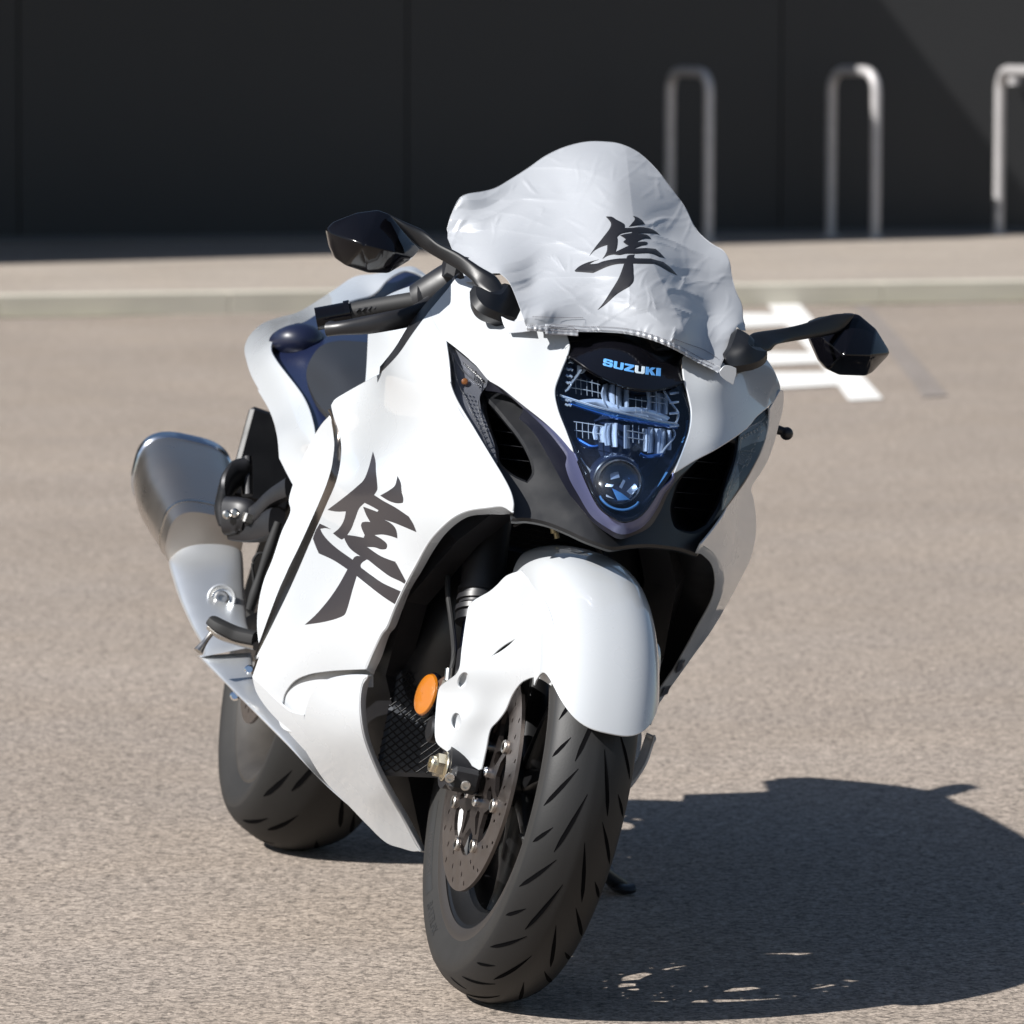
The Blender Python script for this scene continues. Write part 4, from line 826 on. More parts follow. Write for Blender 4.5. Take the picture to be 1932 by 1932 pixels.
# two tiers of multi-facet reflectors: curved vertical fins behind horizontal light bars
fins = MB()
def fin(u, v0, v1, w, off, curve=0, roll=0.):
    ribbon(fins, np.array([K5((u-w/2, v0+curve*.3))[0], K5((u-w/2-curve, (v0+v1)/2))[0], K5((u-w/2, v1))[0]]), np.array([K5((u+w/2, v0))[0], K5((u+w/2-curve*.4, (v0+v1)/2))[0], K5((u+w/2, v1))[0]]), DH, off-roll, off+roll, k=10, rows=6, bulge=.008, th=.001)
for u, v0, v1, w, cv, ro in ((600,455,590,34,18,.012),(640,460,595,42,14,-.01),(690,470,610,38,4,.012),(735,480,620,36,0,-.008),(890,500,640,40,-10,.012),(925,505,640,30,-8,-.012),(960,520,650,34,-6,.01),(995,530,660,40,-4,-.01),
    (535,735,830,36,10,.01),(570,745,850,36,8,-.012),(615,720,870,44,14,.012),(655,720,880,40,8,-.01),(740,735,890,36,0,.012),(860,760,910,34,-4,-.012),(900,750,920,38,-8,.012),(940,760,930,40,-8,-.01),(980,760,925,40,-10,.01),(1020,770,900,34,-6,-.012)): fin(u, v0, v1, w, .040, cv, ro)
fins.build('reflector_fins', 'fin_silver', head)
mb = MB()
strip(K5((300,545),(420,590),(540,625),(680,660),(820,690),(960,720),(1080,735)), 11, .018, .024, mb=mb, bul=.004); mb.build('light_bar', 'bar_blue', head)
mb = MB(); strip(K5((290,532),(420,575),(540,611),(680,646),(820,676),(960,706),(1080,722)), 3, .012, mb=mb); mb.build('light_bar', 'facet_bright', head)
mb = MB(); strip(K5((420,600),(560,590),(700,640),(860,650),(1010,705)), 16, .03, .045, mb=mb); mb.build('reflector_shelf', 'fin_silver', head)
mb = MB(); strip(K5((345,590),(430,618),(530,650),(680,690),(850,718),(1000,740),(1075,752)), 5.5, .014, .022, mb=mb)
strip(K5((400,830),(450,862),(500,885),(545,880)), 8, .02, .03, mb=mb); strip(K5((830,930),(870,950),(915,945),(985,935)), 7, .02, .03, mb=mb); mb.build('light_bar', 'logo_blue' if False else 'lamp_blue', head)
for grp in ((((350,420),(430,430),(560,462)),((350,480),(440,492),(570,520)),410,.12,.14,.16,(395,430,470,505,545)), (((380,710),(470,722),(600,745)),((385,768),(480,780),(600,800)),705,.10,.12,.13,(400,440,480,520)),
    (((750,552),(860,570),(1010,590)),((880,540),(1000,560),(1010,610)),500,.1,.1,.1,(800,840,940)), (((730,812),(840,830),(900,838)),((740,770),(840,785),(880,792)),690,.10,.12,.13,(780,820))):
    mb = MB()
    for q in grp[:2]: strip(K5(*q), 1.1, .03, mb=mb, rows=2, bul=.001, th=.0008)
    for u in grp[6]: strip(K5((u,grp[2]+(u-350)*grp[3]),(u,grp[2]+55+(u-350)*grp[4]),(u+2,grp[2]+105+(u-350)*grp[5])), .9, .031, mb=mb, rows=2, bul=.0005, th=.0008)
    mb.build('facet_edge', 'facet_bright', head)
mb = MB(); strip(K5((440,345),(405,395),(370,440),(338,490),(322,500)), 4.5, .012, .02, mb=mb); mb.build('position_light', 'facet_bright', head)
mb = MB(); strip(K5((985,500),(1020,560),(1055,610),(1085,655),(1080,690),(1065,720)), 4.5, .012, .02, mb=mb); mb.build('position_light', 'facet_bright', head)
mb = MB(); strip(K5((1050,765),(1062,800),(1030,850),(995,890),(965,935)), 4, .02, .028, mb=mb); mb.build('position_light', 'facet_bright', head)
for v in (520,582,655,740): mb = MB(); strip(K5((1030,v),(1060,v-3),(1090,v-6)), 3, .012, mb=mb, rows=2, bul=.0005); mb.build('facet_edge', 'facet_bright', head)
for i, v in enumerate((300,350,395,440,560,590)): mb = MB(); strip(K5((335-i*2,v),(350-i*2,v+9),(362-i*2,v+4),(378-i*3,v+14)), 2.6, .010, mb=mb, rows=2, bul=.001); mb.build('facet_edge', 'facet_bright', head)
mb = MB(); shell(mb, K5((408,330,1),(470,352,1),(440,380),(405,382,1)), DH, .002, sp=6, off=.02); mb.build('bulb_shield', 'road_paint', head)
# projector
pc = K5((685,1118))[0]; P0 = DH(np.array([pc]), .022)[0]; ax_ = (OB-P0); ax_ = np.array([ax_[0], ax_[1]*.35, ax_[2]-0]); ax_ /= np.linalg.norm(ax_); rr2 = .0300
mb = MB(); lathe(mb, [(rr2*1.0,-.02),(rr2*1.0,.004),(rr2*.96,.007),(rr2*.92,.004),(rr2*.92,-.02)], P0, ax_, 48); mb.build('projector_ring', 'steel', head)
mb = MB(); lathe(mb, [(rr2*.90,.0)]+[(rr2*.90*math.cos(t), .012*math.sin(t)) for t in np.linspace(.1, 1.55, 10)], P0-ax_*.002, ax_, 48); mb.build('projector_lens', 'lens_clear', head)
mb = MB(); lathe(mb, [(rr2*.90,-.002),(rr2*.85,-.012),(rr2*.5,-.022),(.001,-.024)], P0-ax_*.001, ax_, 32); pb_ = mb.build('projector_bowl', 'lamp_dark', head)
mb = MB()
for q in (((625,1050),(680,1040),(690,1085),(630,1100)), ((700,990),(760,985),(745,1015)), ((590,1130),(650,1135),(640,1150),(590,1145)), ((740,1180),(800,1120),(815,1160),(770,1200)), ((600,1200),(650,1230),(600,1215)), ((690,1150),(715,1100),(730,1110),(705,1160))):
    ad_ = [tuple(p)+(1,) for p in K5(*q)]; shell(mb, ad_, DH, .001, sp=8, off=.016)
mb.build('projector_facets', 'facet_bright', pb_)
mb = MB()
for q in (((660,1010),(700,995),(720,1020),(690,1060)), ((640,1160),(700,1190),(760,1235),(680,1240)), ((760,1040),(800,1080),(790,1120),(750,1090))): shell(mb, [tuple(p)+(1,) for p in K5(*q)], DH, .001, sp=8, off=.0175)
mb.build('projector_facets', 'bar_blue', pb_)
mb = MB(); lathe(mb, [(rr2*1.03,-.010),(rr2*1.12,-.008),(rr2*1.22,-.016),(rr2*1.28,-.03)], P0, ax_, 48); mb.build('projector_shroud', 'lamp_dark', head)
mb = MB(); strip(K5((560,1210),(600,1265),(670,1300),(750,1300),(820,1250)), 5, .012, mb=mb); mb.build('projector_trim', 'bar_blue', head)
mb = MB(); strip(K5((1150,700),(1140,800),(1080,930),(1000,1080),(930,1200)), 9, .03, .045, mb=mb); mb.build('side_reflector_strip', 'bar_blue', head)
mb = MB(); strip(K5((420,960),(450,1010),(480,1040),(500,1090),(520,1150)), 6, .02, .03, mb=mb); mb.build('side_reflector_strip', 'facet_bright', head)
# indicators
IL = K1((886,1262,1),(960,1318),(1060,1403),(1125,1483),(1130,1505,1),(1095,1545),(1078,1580),(1085,1640),(1110,1710),(1140,1790),(1160,1850),(1172,1932))+K4((1410,560),(1408,610,1),(1385,590),(1330,510),(1240,370),(1150,230),(1105,120),(1094,40))+K1((920,1520),(910,1400))
DI = Depth(((842,640,-.09),(885,760,-.02),(937,875,.062),(920,715,-.03),(905,790,.0),(860,700,-.06)))
mb = MB(); shell(mb, IL, DI, .002, sp=6, off=.002); ind = mb.build('indicator', 'lens_smoke', bike)
DI2 = Depth([(1449,771,-.10),(1451,790,-.095),(1430,860,-.05),(1364,963,.062),(1395,825,-.02),(1390,850,-.01),(1380,900,.03),(1412,785,-.06)])
IL2 = K12((610,358,1),(560,382),(500,440),(443,508,1),(437,560),(425,640),(395,740),(360,830),(343,930,1),(372,900),(440,800),(510,695),(562,600),(598,480),(608,400))
mb = MB(); shell(mb, IL2, DI2, .002, sp=6, off=.002); ind2 = mb.build('indicator', 'lens_smoke', bike)
mb = MB(); V_, F_ = sheet(IL2, DI2, sp=6, off=.016); mb.add(*thicken(V_, F_, .002)); mb.build('indicator_housing', 'ind_silver', ind2)
mb = MB(); V_, F_ = sheet(IL, DI, sp=6, off=.016); mb.add(*thicken(V_, F_, .002)); mb.build('indicator_housing', 'ind_silver', ind)
mb = MB()
def istr(pts, w, off):
    a = opencurve(pts, 5); t = np.gradient(a, axis=0); t /= np.linalg.norm(t, axis=1)[:,None]; q = np.stack([-t[:,1], t[:,0]], 1); ribbon(mb, a-q*w/2, a+q*w/2, DI, off, off, k=max(6, len(a)), rows=3, bulge=.002, th=.0008)
for i in range(11): u = 985+i*10; istr(K1((u, 1385+i*8.5),(u+8, 1400+i*9)), 2.2, .010)
istr(K1((925,1340),(935,1400),(950,1480),(975,1540),(1000,1580)), 2.0, .010); istr(K1((905,1300),(940,1370),(990,1440),(1040,1480),(1090,1520)), 2.0, .011)
istr(K1((1000,1590),(1040,1680),(1090,1790),(1130,1880)), 1.6, .010); istr(K1((1070,1600),(1080,1680),(1110,1760),(1150,1860)), 2.4, .010)
for i in range(9):
    for j in range(3): u, v = 985+i*11+j*20, 1555+i*24+j*4; istr(K1((u,v),(u+7,v+5)), 2.6, .010)
for i in range(8): u, v = 1075+i*11, 1740+i*30; istr(K1((u,v),(u+26,v-8)), 1.2, .011)
for i in range(5): u, v = 1040+i*10, 1420+i*16; istr(K1((u,v),(u-6,v+50)), 1.3, .010)
mb.build('indicator_facets', 'facet_bright', ind)
mb = MB(); D_ = DI; DI = DI2
for i in range(9): u, v = 455+i*17, 515-i*9+max(0,i-5)*-6; istr(K12((u,v),(u+5,v+16)), 2.4, .010)
for i in range(9): u, v = 455+i*7, 600+i*3; istr(K12((u,v),(u-12,v+34-i),(u-30,v+60)), 1.5, .010)
for i in range(12): u, v = 578-i*17, 480+i*33; istr(K12((u,v),(u-14,v+3),(u-16,v+16)), 1.6, .009)
istr(K12((448,520),(443,600),(420,700),(385,800),(355,900)), 1.8, .010); istr(K12((440,590),(480,594),(530,600)), 1.6, .010); istr(K12((590,400),(560,430),(520,450),(470,480)), 1.6, .010)
mb.build('indicator_facets', 'facet_bright', ind2); DI = D_
mb = MB(); lathe(mb, [(.0005,.004),(.004,.003),(.005,0)], DI(np.array([K1((995,1495))[0]]), .010)[0], (1,-.4,.2), 16); mb.build('indicator_bulb', 'amber', ind)
# ------------------------------------------------------------------ radiator, cooler, belly, engine mass
mb = MB(); zt, zb = .655, .415
def rad_xf(y, z): return np.array([-.245-.35*0-1.1*y*y-(z-.53)*.25, y, z])
yy = np.linspace(-.185, .185, 17)
for (w, h_) in ((0,0),):
    V = [rad_xf(y, z) for z in (zb, zt) for y in yy]+[rad_xf(y, z)-np.array([.035,0,0]) for z in (zb, zt) for y in yy]; n = 17
    F = [(i, i+1, n+i+1, n+i) for i in range(n-1)]+[(2*n+i, 3*n+i, 3*n+i+1, 2*n+i+1) for i in range(n-1)]+[(n+i, n+i+1, 3*n+i+1, 3*n+i) for i in range(n-1)]; mb.add(V, F)
radi = mb.build('radiator', 'radiator_black', bike)
mb = MB()
for z in np.arange(zb+.006, zt-.004, .0072):
    V = [rad_xf(y, z+dz)+np.array([dx,0,0]) for dx, dz in ((.0,.0011),(.0035,.0006),(.0035,-.0006),(0,-.0011)) for y in yy]; n = 17
    mb.add(V, [(k*n+i, k*n+i+1, (k+1)*n+i+1, (k+1)*n+i) for k in range(3) for i in range(n-1)])
mb.build('cooling_fins', 'fin_grey', radi, smooth=False)
mb = MB()
for s_ in (-1, 1): mb = MB(); tube(mb, [rad_xf(s_*.190, z) for z in (zb-.005, .53, zt+.005)], [(.014,.022)]*3, seg=12, ex=4, up=(1,0,0)); mb.build('side_tank', 'radiator_black', radi)
# oil cooler with expanded-metal guard
CK = K6((1335,275),(1560,300),(1700,900),(1215,905)); DO = Depth([(CK[0][0],CK[0][1],-.235),(CK[1][0],CK[1][1],-.225),(CK[2][0],CK[2][1],-.21),(CK[3][0],CK[3][1],-.235)])
mb = MB(); shell(mb, [p+(1,) for p in K6((1340,270),(1760,290),(1760,960),(1205,940))], DO, .02, sp=14, off=.012); oc = mb.build('oil_cooler', 'core_grey', bike)
mb = MB(); Q = K6((1340,270),(1760,290),(1760,960),(1205,940)); Q = [np.array(q) for q in Q]
def bil(a, b): return (Q[0]*(1-a)+Q[1]*a)*(1-b)+(Q[3]*(1-a)+Q[2]*a)*b
nr_, nc_ = 25, 8
for i in range(nr_):
    for j in range(nc_+1):
        for sg in (-1, 1):
            off_ = (i % 2)*.5; a0 = (j+off_)/nc_; pts = [bil(a0, i/nr_), bil(a0+sg*.25/nc_, (i+.55)/nr_), bil(a0+sg*.5/nc_, (i+1)/nr_)]
            if a0 > 1.02 or a0 < -.02: continue
            ribbon(mb, np.array(pts)+[0,-.9], np.array(pts)+[0,.9], DO, .0, .002, k=3, rows=2, th=.0012)
mb.build('stone_guard', 'mesh_black', oc)
# dark inner skin filling the belly between the side fairings
mb = MB()
secs = [(-.33,.10,.50,.72,.22),(-.36,.17,.30,.72,.22),(-.5,.19,.20,.76,.16),(-.75,.18,.22,.70,.15),(-.95,.13,.32,.62,.12)]
path = []; rad = []
for x, hw, z0_, z1_, q in secs: path.append((x, 0, (z0_+z1_)/2)); rad.append((hw, (z1_-z0_)/2))
tube(mb, path, rad, seg=28, ex=4, k=3, up=(0,0,1)); mb.build('engine', 'satin_black', bike)
mb = MB(); DBt = None
tube(mb, [(-.325,0,.42),(-.335,0,.30),(-.35,0,.22),(-.38,0,.19)], [(.165,.02),(.14,.02),(.08,.02),(.04,.015)], seg=16, ex=4, up=(1,0,0)); mb.build('belly_pan', 'satin_black', bike)
for s_ in (-1, 1):   # inner faces of the side fairing
    P = [(-.02,.135,.655),(-.20,.235,.66),(-.40,.275,.66),(-.40,.26,.40),(-.36,.14,.22),(-.30,.06,.155),(-.235,.185,.39),(-.15,.20,.50),(-.06,.17,.60)]
    V = [(x, s_*(y-.012), z) for x, y, z in P]+[(x-.03, s_*(y-.05), z) for x, y, z in P]; n = len(P)
    mb = MB(); mb.add(V, [tuple(range(n)), tuple(range(n, 2*n))[::-1]]+[(i, (i+1)%n, n+(i+1)%n, n+i) for i in range(n)]); mb.build('inner_panel', 'satin_black', bike, smooth=False)
mb = MB(); tube(mb, px((1085,982,-.05),(1100,996,-.02),(1118,1020,-.03),(1135,1048,-.06),(1150,1075,-.10)), [.003]*5, seg=8); tube(mb, px((970,992,-.05),(990,984,-.03),(1020,984,-.02),(1045,995,-.03)), [.0022]*4, seg=8); mb.build('wiring', 'rubber', bike)
mb = MB(); lathe(mb, [(.0045,-.006),(.005,.006)], at(1044,997,x=-.025), (0,.5,-1), 10); lathe(mb, [(.0035,-.004),(.004,.004)], at(1050,1010,x=-.03), (0,.5,-1), 10); mb.build('connector', 'gold_dull', bike)
# ------------------------------------------------------------------ mirrors
def mirror(rim, ridge, faces, stalk, srad, base, bx, glassy, flip=1):
    pass
def facet_body(name, rim, ridge, tris, xr, depthm, parent):
    """rim: px outline at x=xr; ridge: [(u,v,x)] ridge points; tris link rim index / ridge index (negative = ridge -1,-2..)"""
    n = len(rim); V = [at(p[0], p[1], x=(p[2] if len(p) > 2 else xr)) for p in rim]; c = np.mean(V, axis=0)
    V += [at(*p[:2], x=p[2]) for p in ridge]; nb = len(V); V += [np.array([v[0]-depthm, v[1], v[2]])+(c-v)*.03*[0,1,1] for v in V[:n]]
    F = [tuple((i if i >= 0 else n-1-i) for i in f) for f in tris]
    F += [((i+1)%n, i, nb+i, nb+(i+1)%n) for i in range(n)]+[tuple(nb+i for i in range(n))[::-1]]
    me = bpy.data.meshes.new(name); me.from_pydata([tuple(v) for v in V], [], F); me.update(); import bmesh
    b = bmesh.new(); b.from_mesh(me); bmesh.ops.recalc_face_normals(b, faces=b.faces); bmesh.ops.bevel(b, geom=[e for e in b.edges if len(e.link_faces) == 2 and e.calc_face_angle(0) > .12], offset=.0028, segments=3, profile=.5, affect='EDGES'); b.to_mesh(me); b.free()
    me.materials.append(MATS['gloss_black']); me.polygons.foreach_set('use_smooth', [True]*len(me.polygons)); me.set_sharp_from_angle(angle=R_(50))
    o = bpy.data.objects.new(name, me); COL.objects.link(o); o.parent = parent; return o
XM = -.20
rimL = K1((222,640),(262,600),(395,548),(510,533),(575,556),(640,640),(700,712),(746,752),(690,812),(570,888),(455,886),(330,845),(272,805),(242,740))
ridL = K1((245,668,-.19),(430,728,-.135),(600,770,-.14),(700,800,-.175))
def fan(n, split_hi, split_lo, nr): pass
trL = [(0,1,2,-2,-1),(2,3,-2),(3,4,-2),(4,5,-3,-2),(5,6,-3),(6,7,-4,-3),(7,8,-4),(8,9,-3,-4),(9,10,-2,-3),(10,11,-2),(11,12,-1,-2),(12,13,-1),(13,0,-1)]
mirL = facet_body('mirror_head', rimL, ridL, trL, XM, .022, bike)
mb = MB(); c = np.mean([at(p[0], p[1], x=XM-.024) for p in rimL], axis=0); V = [at(p[0], p[1], x=XM-.024)*.9+c*.1 for p in rimL]; mb.add(V, [tuple(range(len(V)))]); mb.build('mirror_glass', 'chrome', mirL, smooth=False)
rimR = K11((775,410),(870,372),(1110,336),(1190,352),(1330,470),(1440,650),(1438,690),(1300,838),(1240,868),(1020,860),(920,812),(860,740),(780,560))
ridR = K11((890,545,-.185),(1050,690,-.135),(1290,695,-.15),(1430,682,-.19))
trR = [(0,1,2,-2,-1),(2,3,-2),(3,4,-3,-2),(4,5,-4,-3),(5,6,-4),(6,7,-3,-4),(7,8,-3),(8,9,-2,-3),(9,10,-2),(10,11,-1,-2),(11,12,-1),(12,0,-1)]
mirR = facet_body('mirror_head', rimR, ridR, trR, XM, .022, bike)
mb = MB(); c = np.mean([at(p[0], p[1], x=XM-.024) for p in rimR], axis=0); V = [at(p[0], p[1], x=XM-.024)*.9+c*.1 for p in rimR]; mb.add(V, [tuple(range(len(V)))]); mb.build('mirror_glass', 'chrome', mirR, smooth=False)
def slabarm(name, top, bot, xs, parent, th=.016, m='black_plastic', off=0.):
    """flat arm given by its upper and lower edge (px) and x per station, rounded section"""
    A = catmull(np.array([list(p)+[x] for p, x in zip(top, xs)]), 6); B = catmull(np.array([list(p)+[x] for p, x in zip(bot, xs)]), 6); V = []; m_ = 14
    for a, b in zip(A, B):
        Pa, Pb = at(a[0], a[1], x=a[2]), at(b[0], b[1], x=b[2]); c = (Pa+Pb)/2; e = (Pa-Pb)/2; d = OB-c; d /= np.linalg.norm(d)
        for k in range(m_): t = 2*math.pi*k/m_; V.append(c+e*np.sign(math.cos(t))*abs(math.cos(t))**.6+d*th/2*np.sign(math.sin(t))*abs(math.sin(t))**.7)
    n = len(A); F = [(i*m_+j, i*m_+(j+1)%m_, (i+1)*m_+(j+1)%m_, (i+1)*m_+j) for i in range(n-1) for j in range(m_)]+[tuple(range(m_)), tuple((n-1)*m_+j for j in range(m_))[::-1]]
    mb = MB(); mb.add(V, F); return mb.build(name, m, parent, angle=60)
slabarm('mirror_stalk', K1((560,552),(640,592),(760,645),(840,712),(960,772),(1080,850),(1170,905),(1215,975),(1222,998)), K1((585,575),(700,705),(780,765),(860,812),(960,870),(1030,925),(1060,960),(1120,995),(1160,1001)), (-.185,-.175,-.165,-.15,-.13,-.11,-.095,-.08,-.075), mirL)
DMF = Depth([(898,540,-.075),(940,582,-.045),(978,600,-.055),(955,522,-.095),(930,550,-.055)], lam=.05)
mb = MB(); shell(mb, K1((1056,958,1),(1120,992),(1200,1004),(1225,975),(1245,950),(1270,990),(1292,1045),(1309,1118),(1297,1143,1),(1200,1112),(1100,1066),(1062,1012)), DMF, .028, sp=5); mb.build('mirror_foot', 'black_plastic', mirL)
slabarm('mirror_stalk', K11((1150,345),(1000,345),(880,372),(700,432),(520,470),(340,495),(270,520),(215,590)), K11((1140,365),(1060,470),(960,520),(770,552),(600,580),(490,605),(415,660),(225,600)), (-.185,-.18,-.17,-.15,-.13,-.105,-.09,-.07), mirR)
DMF2 = Depth([(1370,675,-.03),(1392,622,-.07),(1410,655,-.025),(1445,665,-.045),(1378,690,-.03)], lam=.05)
mb = MB(); shell(mb, K11((165,468,1),(215,497),(262,530),(250,580),(275,618),(335,650),(412,662,1),(390,705),(340,742),(210,776),(102,778),(63,716,1),(118,600)), DMF2, .028, sp=5); mb.build('mirror_foot', 'black_plastic', mirR)
# ------------------------------------------------------------------ handlebars
def steerbars(P): return P
mb = MB(); tube(mb, px(*[(q[0], q[1], x) for q, x in zip(K9((1165,655),(1400,612),(1700,562),(1800,548)), (-.335,-.325,-.31,-.305))]), [.0130,.0135,.0137,.0138], seg=28); grip = mb.build('handle_grip', 'grip_rubber', bike)
mb = MB()
for i in range(9):   # moulded waves
    u = 1210+i*58; v = 640-i*9.5; q = K9((u,v+10),(u+30,v-14),(u+62,v-14),(u+85,v-34)); tube(mb, px(*[(a[0], a[1], -.318+.0017*i) for a in q]), [.0016]*4, seg=6)
mb.build('grip_pattern', 'satin_black', grip)
mb = MB(); a_, b_ = px(*[(q[0], q[1], x) for q, x in zip(K9((830,720),(1110,668)), (-.345,-.337))]); tube(mb, [a_, b_], [.0160,.0160], seg=28, smoothp=False); a2, b2 = px(*[(q[0], q[1], x) for q, x in zip(K9((1112,668),(1165,657)), (-.337,-.335))]); tube(mb, [a2, b2], [.0180,.0180], seg=28, smoothp=False); mb.build('bar_end_weight', 'gloss_black', grip)
mb = MB(); tube(mb, px(*[(q[0], q[1], x) for q, x in zip(K9((935,820),(1080,805),(1300,780),(1500,745),(1700,705),(1830,660),(1932,590)), (-.285,-.272,-.262,-.258,-.262,-.27,-.28))]), [(.008,.010),(.0085,.010),(.008,.0125),(.008,.0135),(.008,.014),(.010,.015),(.012,.016)], seg=16); lathe(mb, [(.001,.0095)]+[(.0095*math.cos(t), .0095*math.sin(t)) for t in np.linspace(1.5,-1.5,10)], px((625.5,618,-.285))[0], (0,0,1), 20); mb.build('brake_lever', 'satin_black', bike)
mb = MB(); tube(mb, px((786,568,-.305),(800,562,-.30),(830,548,-.29),(870,530,-.28)), [(.020,.024),(.022,.026),(.024,.03),(.026,.034)], seg=20); lathe(mb, [(.0185,-.008),(.022,-.007),(.022,.007),(.0185,.008)], px((795,563,-.30))[0], (.1,.95,.2), 28); mb.build('switch_housing', 'satin_black', bike)
mb = MB(); box(mb, at(875,515,x=-.27), (.05,.06,.045), bev=.012); mb.build('brake_reservoir', 'satin_black', bike)
# far side: grip and clutch lever with its ball end
mb = MB(); tube(mb, [(-.34,.16,.86),(-.35,.22,.855),(-.36,.265,.85)], [.016]*3, seg=20); mb.build('handle_grip', 'grip_rubber', bike)
mb = MB(); tube(mb, [tuple(at(1482,815,x=-.30)), (-.31,.285,.842), (-.31,.20,.85)], [(.006,.006),(.007,.009),(.008,.012)], seg=14); lathe(mb, [(.001,.0095)]+[(.0095*math.cos(t), .0095*math.sin(t)) for t in np.linspace(1.5,-1.5,10)], at(1484,818,x=-.30), (0,0,1), 20); mb.build('clutch_lever', 'satin_black', bike)
# ------------------------------------------------------------------ tank, seat, tail
DT = Depth([(p[0], p[1], x) for p, x in zip(K9((1300,1350),(1320,1100),(1335,800),(1400,560),(1600,455),(1932,352),(1600,900),(1800,1100),(1932,700),(1500,650),(1430,1340)), (-.62,-.66,-.70,-.76,-.76,-.74,-.56,-.50,-.52,-.64,-.56))])
mb = MB(); shell(mb, K9((1300,1350,1),(1312,1200),(1322,1000),(1333,800),(1350,690),(1395,565,1),(1500,500),(1600,452),(1800,382),(1932,350),(2150,330),(2350,420,1),(2300,700),(2000,1100),(1800,1400,1),(1500,1420)), DT, .004, sp=9); mb.build('fuel_tank', 'white_paint', bike)
# the other half and back of the tank as a rounded body
mb = MB(); tube(mb, [(-.50,.03,.86),(-.60,.03,.87),(-.70,.02,.865),(-.80,.01,.83)], [(.12,.05),(.14,.075),(.13,.07),(.09,.045)], seg=28, ex=2.6); mb.build('tank_body', 'white_paint', bike)
DSe = Depth([(p[0], p[1], x) for p, x in zip(K9((740,1300),(790,1080),(920,960),(1050,935),(1330,945),(1320,1340),(950,1600),(820,1480),(1050,1200)), (-.93,-.95,-.98,-1.0,-.98,-.72,-.72,-.84,-.80))])
mb = MB(); shell(mb, K9((735,1280),(745,1180),(790,1080),(850,1000),(920,955),(1050,928),(1200,932),(1345,945,1),(1345,1200),(1325,1360,1),(1150,1440),(1000,1530),(950,1640,1),(870,1560),(800,1450)), DSe, .02, sp=8); seat = mb.build('seat', 'seat_vinyl', bike)
DTl = Depth([(p[0], p[1], x) for p, x in zip(K9((810,1830),(780,1932),(700,1470),(600,1330),(430,1110),(385,1020),(430,880),(600,785),(790,760),(1000,600),(1350,490),(1500,350),(1750,255),(1930,350),(150,1040),(200,860),(450,710),(800,570),(1200,310),(1650,220),(1850,270),(290,1440),(430,1730)),
  (-.70,-.68,-.86,-.93,-1.04,-1.09,-1.15,-1.22,-1.27,-1.34,-1.43,-1.48,-1.54,-1.54,-1.24,-1.34,-1.43,-1.50,-1.55,-1.57,-1.56,-1.06,-.92))]+[(p[0],p[1],x) for p, x in zip(K3((1300,520),(1195,740),(1100,560),(1090,420)), (-.72,-.74,-.82,-.86))], lam=.04)
TI = K9((1930,350,1),(1850,298),(1750,255),(1680,250),(1590,286),(1500,350),(1425,435),(1350,490),(1200,530),(1000,598),(850,680),(742,745,1),(765,768),(790,785,1),(680,790),(600,785),(520,820),(430,880),(392,955),(386,1020),(430,1110),(530,1245),(630,1370),(700,1470),(760,1600),(800,1750),(812,1850,1))
TO = K9((812,1850,1),(795,1920))+K3((1310,500),(1260,610),(1195,745,1),(1150,660),(1105,570,1),(1092,430),(1070,330),(1030,230),(960,110))+K9((300,1440),(200,1250),(155,1100),(140,1010),(165,920),(205,860),(300,770),(450,710),(640,660),(800,570),(1000,440),(1200,312),(1400,285),(1550,255),(1650,222),(1760,215),(1860,275),(1945,350,1))
mb = MB(); shell(mb, TO[:-1]+TI[:-1] if False else [p for p in TO[:-1]]+[TO[-1]]+[p for p in TI[:-1]], DTl, .004, sp=8); tail = mb.build('tail_cowl', 'white_paint', bike)
# inside of the tail: blue seat base, hump
DBl = Depth([(p[0], p[1], x) for p, x in zip(K9((400,1000),(600,800),(1000,610),(1400,480),(1750,260),(810,1800),(600,1350),(950,900),(1300,760),(1900,400),(500,1200)), (-1.13,-1.24,-1.36,-1.48,-1.57,-.72,-.96,-1.08,-1.2,-1.55,-1.04))])
mb = MB(); shell(mb, K9((1960,360,1),(1850,290),(1750,245),(1670,240),(1580,276),(1490,340),(1350,480),(1200,520),(1000,590),(840,670),(740,735),(640,775),(510,810),(420,870),(378,955),(372,1020),(420,1120),(620,1380),(690,1480),(750,1610),(800,1830,1),(860,1760),(960,1640),(1100,1400),(1350,1000),(1420,700),(1500,560),(1932,420)), DBl, .004, sp=9, off=.012); sb = mb.build('seat_base', 'tail_blue', bike)
mb = MB(); c0, c1, c2, c3 = px(*[(q[0], q[1], x) for q, x in zip(K9((450,960),(560,950),(690,920),(800,905)), (-1.20,-1.14,-1.12,-1.16))]); tube(mb, [c0, c1, c2, c3], [(.012,.010),(.030,.022),(.034,.026),(.018,.016)], seg=24); lathe(mb, [(.001,.007),(.006,.005),(.008,0)], at(*K9((775,975))[0], x=-1.10), (1,-.2,.1), 16); mb.build('seat_bolster', 'seat_navy', bike)
mb = MB(); tube(mb, [(-1.05,0,.75),(-1.25,0,.78),(-1.42,.01,.81),(-1.55,.01,.825),(-1.68,.0,.80),(-1.80,0,.765)], [(.12,.05),(.14,.045),(.12,.05),(.10,.045),(.08,.035),(.04,.015)], seg=24, ex=2.6); mb.build('tail_hump', 'white_paint', bike)
mb = MB(); tube(mb, [(-.95,0,.68),(-1.2,0,.72),(-1.5,0,.77),(-1.78,0,.76)], [(.17,.05),(.18,.05),(.14,.05),(.06,.02)], seg=20, ex=3); mb.build('tail_underside', 'black_plastic', bike)
# left flank of the tail for the other side
mb = MB(); tube(mb, [(-.72,.23,.66),(-.95,.25,.70),(-1.2,.235,.735),(-1.45,.16,.78),(-1.70,.05,.79)], [(.016,.06),(.02,.05),(.02,.04),(.02,.035),(.012,.02)], seg=16); mb.build('tail_cowl', 'white_paint', bike)
